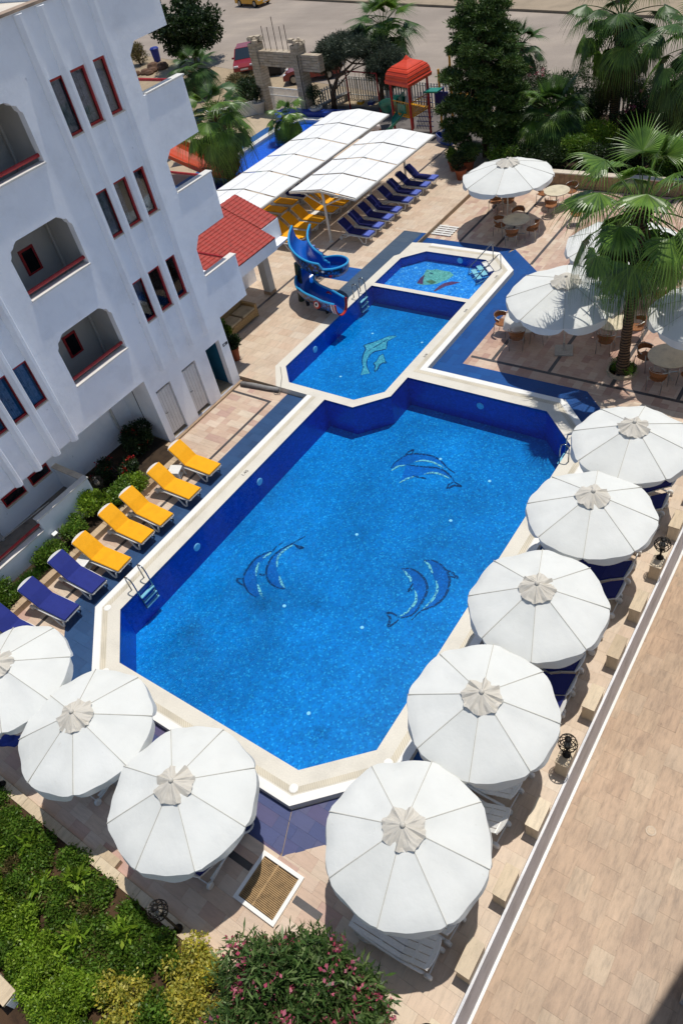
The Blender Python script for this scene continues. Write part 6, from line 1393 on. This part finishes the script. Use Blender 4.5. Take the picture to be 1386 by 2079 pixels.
# ---- beds by the hotel
g_ = MB(); g_.box(-19.5,-17.1,8.0,11.2,-.2,-.02); g_.box(-17.93,-17.1,0,8.0,-.2,-.02); struct(g_.build('garden_soil', M('soil','#3a2c1e',.95,var=.3)))
ck = thing('bed_curb', 'tan stone curb between the left pool deck and planted bed', 'curb', (-17,6,-.2)); cs = stonemat('curb_stone', ['#b59c7e','#c4ad8f','#a88d70'], 'obj', vein=.25)
for i in range(17): k = MB(); y0 = .3+.64*i; k.box(-17.14,-16.9,y0+.004,y0+.636,-.21,.0); wpart(k, 'curb_stone', cs, ck)
for i in range(3): k = MB(); x0 = -17.85+.24*i; k.box(x0+.003,x0+.237,11.0,11.18,-.21,.0); wpart(k, 'curb_stone', cs, ck)
for i, (x, y, rx, ry, h, n, mt, fl, lab) in enumerate(((-18.5,10.4,.55,.7,1.0,5200,G_dark,(F_red,10,.05),'dark bush with red flowers in the recess under the balconies'),(-18.1,9.2,.6,.6,.7,4200,G_dark,(F_red,22,.06),'dark geranium bush full of red flowers'),(-17.6,7.65,.35,.35,.8,3600,G_lime,None,'bright green round shrub against the patio wall corner'),(-17.5,6.6,.32,.4,.7,3200,G_mid,None,'mid green shrub in the middle of the patio wall bed'),(-17.35,8.6,.3,.4,.6,3000,G_mid,None,'green shrub behind the third yellow lounger'),(-17.3,9.0,.25,.3,.45,1800,G_lime,None,'small lime shrub at the curb end'),(-17.4,5.6,.3,.5,.45,3000,G_mid,None,'low spreading plants behind the violet lounger'),(-17.5,3.4,.3,.7,.5,3600,G_mid,None,'leafy plants at the near end of the hotel bed'))):
    bush('shrub', lab, 'shrub', x, y, -.02, blobset(120+i,8,rx,ry,.15,h*.75,.2,.32), n, .085, .045, mt, 'shrubs in the hotel bed', 120+i, flowers=fl)
put_o = bpy.data.objects.new('grass', leaf_mesh('grass', [(-17.45,4.6,.0,.3,.9,.12),(-17.4,2.5,.0,.3,1.2,.12),(-17.4,5.6,.0,.3,.5,.1)], 9000, .11, .012, G_grass, 1.2, 140, .0)); COL.objects.link(put_o); tag(put_o, 'short green grass in the hotel bed', 'grass', kind='stuff')
# ---- big planted bed in front
soil_b = MB(); N_ = 40
soil_b.prism([(-17.1,-8),(-1.98,-8),(-1.98,.13),(-17.1,.13)], [], -.3, -.1); struct(soil_b.build('planted_bed', M('bed_soil', '#4a3624', .95, var=.3, vscale=2., bmp=.6, bscale=20)))
cu = thing('front_curb', 'cream stone curb along the planted bed below the parasols', 'curb', (-9,.2,-.2)); 
for i in range(24): k = MB(); x0 = -17.1+.63*i; k.box(x0+.004,x0+.626,.1,.32,-.25,-.06); wpart(k, 'curb_stone', bm_, cu)
k = MB(); k.box(-9.75,-9.1,.321,.5,-.21,-.05); wpart(k, 'curb_step', bm_, cu)
def patch(name, label, polys, n, L, W, mat, up, seed, hump=.1):
    r = np.random.default_rng(seed); bl = []
    for (x, y, rx, ry, h) in polys:
        for i in range(int(rx*ry*34)+2): a = r.random()*6.28; q = math.sqrt(r.random()); bl.append((x+rx*q*math.cos(a), y+ry*q*math.sin(a), -.1+h*r.random()*.8, .22, .22, .12+h*.25))
    o = bpy.data.objects.new(name, leaf_mesh(name, bl, n, L, W, mat, up, seed, .3, cut=-.1)); COL.objects.link(o); tag(o, label, 'ground cover', kind='stuff'); return o
patch('ground_cover', 'low mixed green ground cover filling the planted bed', [(-12.6,-.6,1.2,.6,.15),(-11.2,-.7,1.2,.7,.2),(-9.9,-.6,1.,.7,.18),(-8.7,-.7,1.,.7,.2),(-7.7,-.6,.8,.6,.2),(-13.8,-.7,.8,.6,.2)], 76000, .075, .036, G_mid, .7, 150)
patch('ground_cover', 'dry patchy weeds between the green plants of the bed', [(-10.6,-.8,.9,.5,.06),(-9.3,-.5,.8,.4,.06),(-8.5,-1.1,.6,.4,.06)], 16000, .1, .028, G_dry, .8, 151)
patch('clipped_hedge', 'dense clipped green hedge along the far side of the planted bed', [(-11.6,-1.5,.9,.3,.4),(-10.4,-1.55,.9,.35,.45),(-9.4,-1.6,.8,.4,.45),(-8.5,-1.75,.8,.4,.45),(-7.6,-1.75,.7,.45,.45),(-12.6,-1.4,.7,.3,.4),(-8.6,-2.1,.6,.25,.4),(-7.6,-2.2,.7,.25,.4),(-6.6,-1.9,.7,.4,.35)], 96000, .065, .036, G_lime, .8, 152)
patch('clipped_hedge', 'darker rear half of the clipped hedge', [(-10.9,-1.95,1.4,.25,.35),(-9.3,-2.0,1.0,.2,.35),(-8.0,-2.1,.8,.2,.3)], 30000, .065, .036, G_mid, .6, 153)
for i, (x, y, h) in enumerate(((-8.0,-.45,.3),(-8.75,-1.05,.3),(-9.55,-.3,.32),(-10.2,-.75,.3),(-11.0,-.35,.3),(-11.7,-.9,.3))):
    bush('leafy_plant', 'broad leaved plant in the bed, %s away from the cage lamp at the curb' % ORD[i], 'plant', x, y, -.1, [(0,0,h*.6,.2,.2,.2)], 130, .22, .07, G_lime, 'broad leaved plants in the bed', 160+i, 3, up=.2, shell=.1)
for i, (x, y, r_, n) in enumerate(((-6.35,-.2,.5,3600),(-7.0,-1.2,.45,3200),(-5.75,-.75,.5,3600))):
    bush('variegated_shrub', 'yellow variegated shrub '+('nearest the cage lamp and curb','beside the clipped hedge','next to the oleander')[i], 'shrub', x, y, -.1, blobset(170+i,9,r_,r_,.15,.55,.22,.32), n, .07, .04, G_yel, 'yellow variegated shrubs', 170+i)
bush('shrub', 'dark green shrub between the yellow variegated ones', 'shrub', -6.35,-.95,-.1, blobset(175,8,.4,.4,.15,.5,.22,.3), 3000, .07, .04, G_mid, None, 175)
bush('shrub', 'dark green low shrub under the curb lamp', 'shrub', -7.0,-.35,-.1, blobset(176,8,.35,.3,.1,.35,.2,.28), 2500, .07, .04, G_mid, None, 176)
bush('oleander_bush', 'big pink flowering oleander in front of the last parasol', 'bush', -3.85,.2,-.1, blobset(180,34,1.35,1.05,.35,1.45,.42,.6), 26000, .21, .04, G_ole, None, 180, 12, flowers=(F_pink,180,.09), up=.7)
# ---- wall and steps at the lower left corner
lw = thing('corner_wall', 'white wall with tan coping at the end of the clipped hedge', 'wall', (-10,-2.6,-.2)); k = MB(); k.box(-13,-8.95,-2.5,-2.28,-2.5,.2); wpart(k, 'wall_panel', white, lw)
for i in range(6): k = MB(); x0 = -13+.675*i; k.box(x0+.004,x0+.671,-2.54,-2.24,.2,.26); wpart(k, 'coping_stone', bm_, lw)
sc_ = thing('roof_ledge', 'white stepped ledge below the corner wall', 'ledge', (-10,-3.2,-.2)); k = MB(); k.box(-13,-9.2,-2.9,-2.55,-2.5,-.1); wpart(k, 'upper_step', white, sc_); k = MB(); k.box(-13,-9.35,-3.6,-2.9,-2.5,-.5); wpart(k, 'lower_step', white, sc_)
# ---- hotel wing on the right, out of the frame: it shades the terrace corner
wg_ = thing('hotel_wing', 'white hotel wing beside the lower terrace', 'building', (4,9,-1.8)); k = MB(); k.box(3.0,9,4.5,16,-1.8,14.5); wpart(k, 'wall', white, wg_); k = MB(); k.prism([(1.1,6.0),(9.4,6.0),(9.4,16.4),(3.3,16.4)], [], 14.5, 14.75); wpart(k, 'roof_slab', white, wg_)
bx = thing('service_box', 'grey white box standing in the shade of the hotel wing', 'box', (1.72,4.72,-1.8), 0); k = MB(); k.box(-.5,.5,-.35,.35,0,.7); k.build('cabinet', M('box_grey','#a8a6a2',.6,var=.08), bx, bevel=.01); k = MB(); k.box(-.52,.52,-.37,.37,.7,.74); k.build('lid', M('box_grey','#a8a6a2'), bx, bevel=.01)
# ---- depth marks on the coping
ink = M('black_ink', '#2a2522', .6)
def mark(txt, x, y, rz, size):
    cu_ = bpy.data.curves.new('depth_mark', 'FONT'); cu_.body = txt; cu_.size = size; cu_.align_x = 'CENTER'; cu_.align_y = 'CENTER'; cu_.extrude = .001
    o = bpy.data.objects.new('tmp', cu_); COL.objects.link(o); dg = bpy.context.evaluated_depsgraph_get(); me = bpy.data.meshes.new_from_object(o.evaluated_get(dg)); bpy.data.objects.remove(o)
    me.materials.clear(); me.materials.append(ink); o = bpy.data.objects.new('depth_mark', me); COL.objects.link(o); o.location = (x, y, .003); o.rotation_euler = (0, 0, rz); o.parent = ct; o.matrix_parent_inverse = Matrix.Translation(-Vector(ct.location))
mark('1.40', -14.28, 11.05, PI/2, .17)
for (x, y) in ((-12.0,24.4),(-12.0,21.8),(-12.0,18.7)): mark('0.90', x, y, PI/2, .13)
# ---- algae stains on the pool floor
def stain_mat():
    m, t, b, o = newmat('algae_stain'); p = worldpos(t); b.inputs['Base Color'].default_value = srgb('#0f4a66'); b.inputs['Roughness'].default_value = .8
    oc = coords(t, 'Object'); ln = N(t, 'ShaderNodeVectorMath', operation='LENGTH'); t.links.new(oc, ln.inputs[0])
    n = noise(t, p, 11, 5, .8); s_ = N(t, 'ShaderNodeMath', operation='SUBTRACT'); t.links.new(n, s_.inputs[0])
    m2 = N(t, 'ShaderNodeMath', operation='MULTIPLY'); m2.inputs[1].default_value = .3; t.links.new(ln.outputs['Value'], m2.inputs[0]); t.links.new(m2.outputs[0], s_.inputs[1])
    a = ramp(t, s_.outputs[0], [(.3, (0,0,0)), (.62, (.22,)*3)]); tr = N(t, 'ShaderNodeBsdfTransparent'); ms = N(t, 'ShaderNodeMixShader'); t.links.new(a, ms.inputs[0]); t.links.new(tr.outputs[0], ms.inputs[1]); t.links.new(b.outputs[0], ms.inputs[2]); t.links.new(ms.outputs[0], o.inputs[0]); return m
sm = stain_mat()
for (x, y, sx, sy) in ((-11.35,7.75,.75,.55),(-12.7,6.0,.8,.8),(-9.95,8.5,.6,.45),(-7.55,5.3,.45,.4)):
    k = MB(); k.lathe([(1.,0),(0,0)], 24); o = k.build('algae_stain', sm, P1, recalc=False); o.matrix_parent_inverse = Matrix.Translation(-Vector(P1.location)); o.location = (x, y, -1.196+.003*(-x-7)/2); o.scale = (sx, sy, 1)
# ---- person between the canopies
def skin_mesh(name, pts, edges, radii, mat, parent):
    me = bpy.data.meshes.new(name); me.from_pydata(pts, edges, []); o = bpy.data.objects.new(name, me); COL.objects.link(o); o.parent = parent
    s = o.modifiers.new('skin', 'SKIN'); s.use_smooth_shade = True
    for v, r_ in zip(me.skin_vertices[0].data, radii): v.radius = r_ if hasattr(r_, '__len__') else (r_, r_)
    me.skin_vertices[0].data[0].use_root = True; su = o.modifiers.new('sub', 'SUBSURF'); su.levels = 1; su.render_levels = 2; me.materials.append(mat); return o
pe = thing('person', 'person in white cap and white shirt standing behind the shade canopies', 'person', (-23.95,34.75,0), -.6)
skin_c = M('skin', '#9a6a4e', .6, var=.05)
P_ = [(0,0,.9),(0,0,1.1),(0,0,1.3),(0,0,1.42),(0,0,1.52),(0,0,1.62),(0,.1,.86),(.03,.11,.48),(0,.11,.07),(.13,.12,.03),(0,-.1,.86),(-.02,-.11,.48),(-.03,-.11,.07),(.1,-.12,.03),(0,.19,1.34),(.03,.25,1.08),(.14,.22,.88),(.2,.21,.82),(0,-.19,1.34),(.05,-.26,1.08),(.18,-.2,.95),(.24,-.18,.92)]
E_ = [(0,1),(1,2),(2,3),(3,4),(4,5),(0,6),(6,7),(7,8),(8,9),(0,10),(10,11),(11,12),(12,13),(2,14),(14,15),(15,16),(16,17),(2,18),(18,19),(19,20),(20,21)]
r_ = [(.1,.14),(.09,.13),(.1,.15),.05,.075,.08,.085,.055,.04,.03,.085,.055,.04,.03,.055,.042,.032,.025,.055,.042,.032,.025]
skin_mesh('body', P_, E_, r_, skin_c, pe)
skin_mesh('shirt', [(0,0,.92),(0,0,1.12),(0,0,1.32),(0,.19,1.35),(.02,.235,1.18),(0,-.19,1.35),(.03,-.24,1.18),(0,0,1.42)], [(0,1),(1,2),(2,3),(3,4),(2,5),(5,6),(2,7)], [(.13,.17),(.115,.155),(.125,.175),.08,.062,.08,.062,.065], M('white_shirt', '#e2d9d6', .9, var=.06), pe)
skin_mesh('shorts', [(0,0,.94),(0,.1,.84),(.03,.11,.52),(0,-.1,.84),(-.02,-.11,.52)], [(0,1),(1,2),(0,3),(3,4)], [(.12,.16),.105,.08,.105,.08], M('dark_shorts', '#3c2a2e', .9), pe)
k = MB(); k.lathe([(.1,1.62),(.1,1.68),(.075,1.73),(0,1.75)], 14); k.obox((.1,0,1.635),(.07,0,-.008),(0,.07,0),(0,0,.008)); k.build('cap', M('white_cap', '#ece6e4', .8), pe, smooth=True)
k = MB(); k.lathe([(.07,1.5),(.095,1.55),(.1,1.63),(.0,1.66)], 12, (-.02,0,0)); k.build('hair', M('dark_hair', '#2a1a14', .8), pe, smooth=True)
k = MB(); k.tube([(.075,0,1.58),(.105,0,1.555),(.08,0,1.545)], .014, 6); k.build('nose', skin_c, pe, smooth=True)
for s in (-1,1): k = MB(); k.lathe([(0,-.012),(.012,0),(0,.012)], 8, (.078,s*.032,1.59)); k.build('eye', M('eye_dark', '#15100e', .3), pe)
k = MB(); k.obox((.078,0,1.515),(.004,0,0),(0,.025,0),(0,0,.005)); k.build('mouth', M('lips', '#7c4238', .6), pe)
for s, hx, hy, hz in ((1,.2,.21,.82),(-1,.24,-.18,.92)):
    for f in range(5):
        k = MB(); yy = hy+(f-2)*.016; ln = (.045,.06,.065,.06,.05)[f]; k.tube([(hx,yy,hz-.005),(hx+ln*.5,yy+(f-2)*.003,hz-.02),(hx+ln*.8,yy+(f-2)*.004,hz-.045)], .009, 6, radii=[.011,.009,.006]); k.build('finger', skin_c, pe, smooth=True)
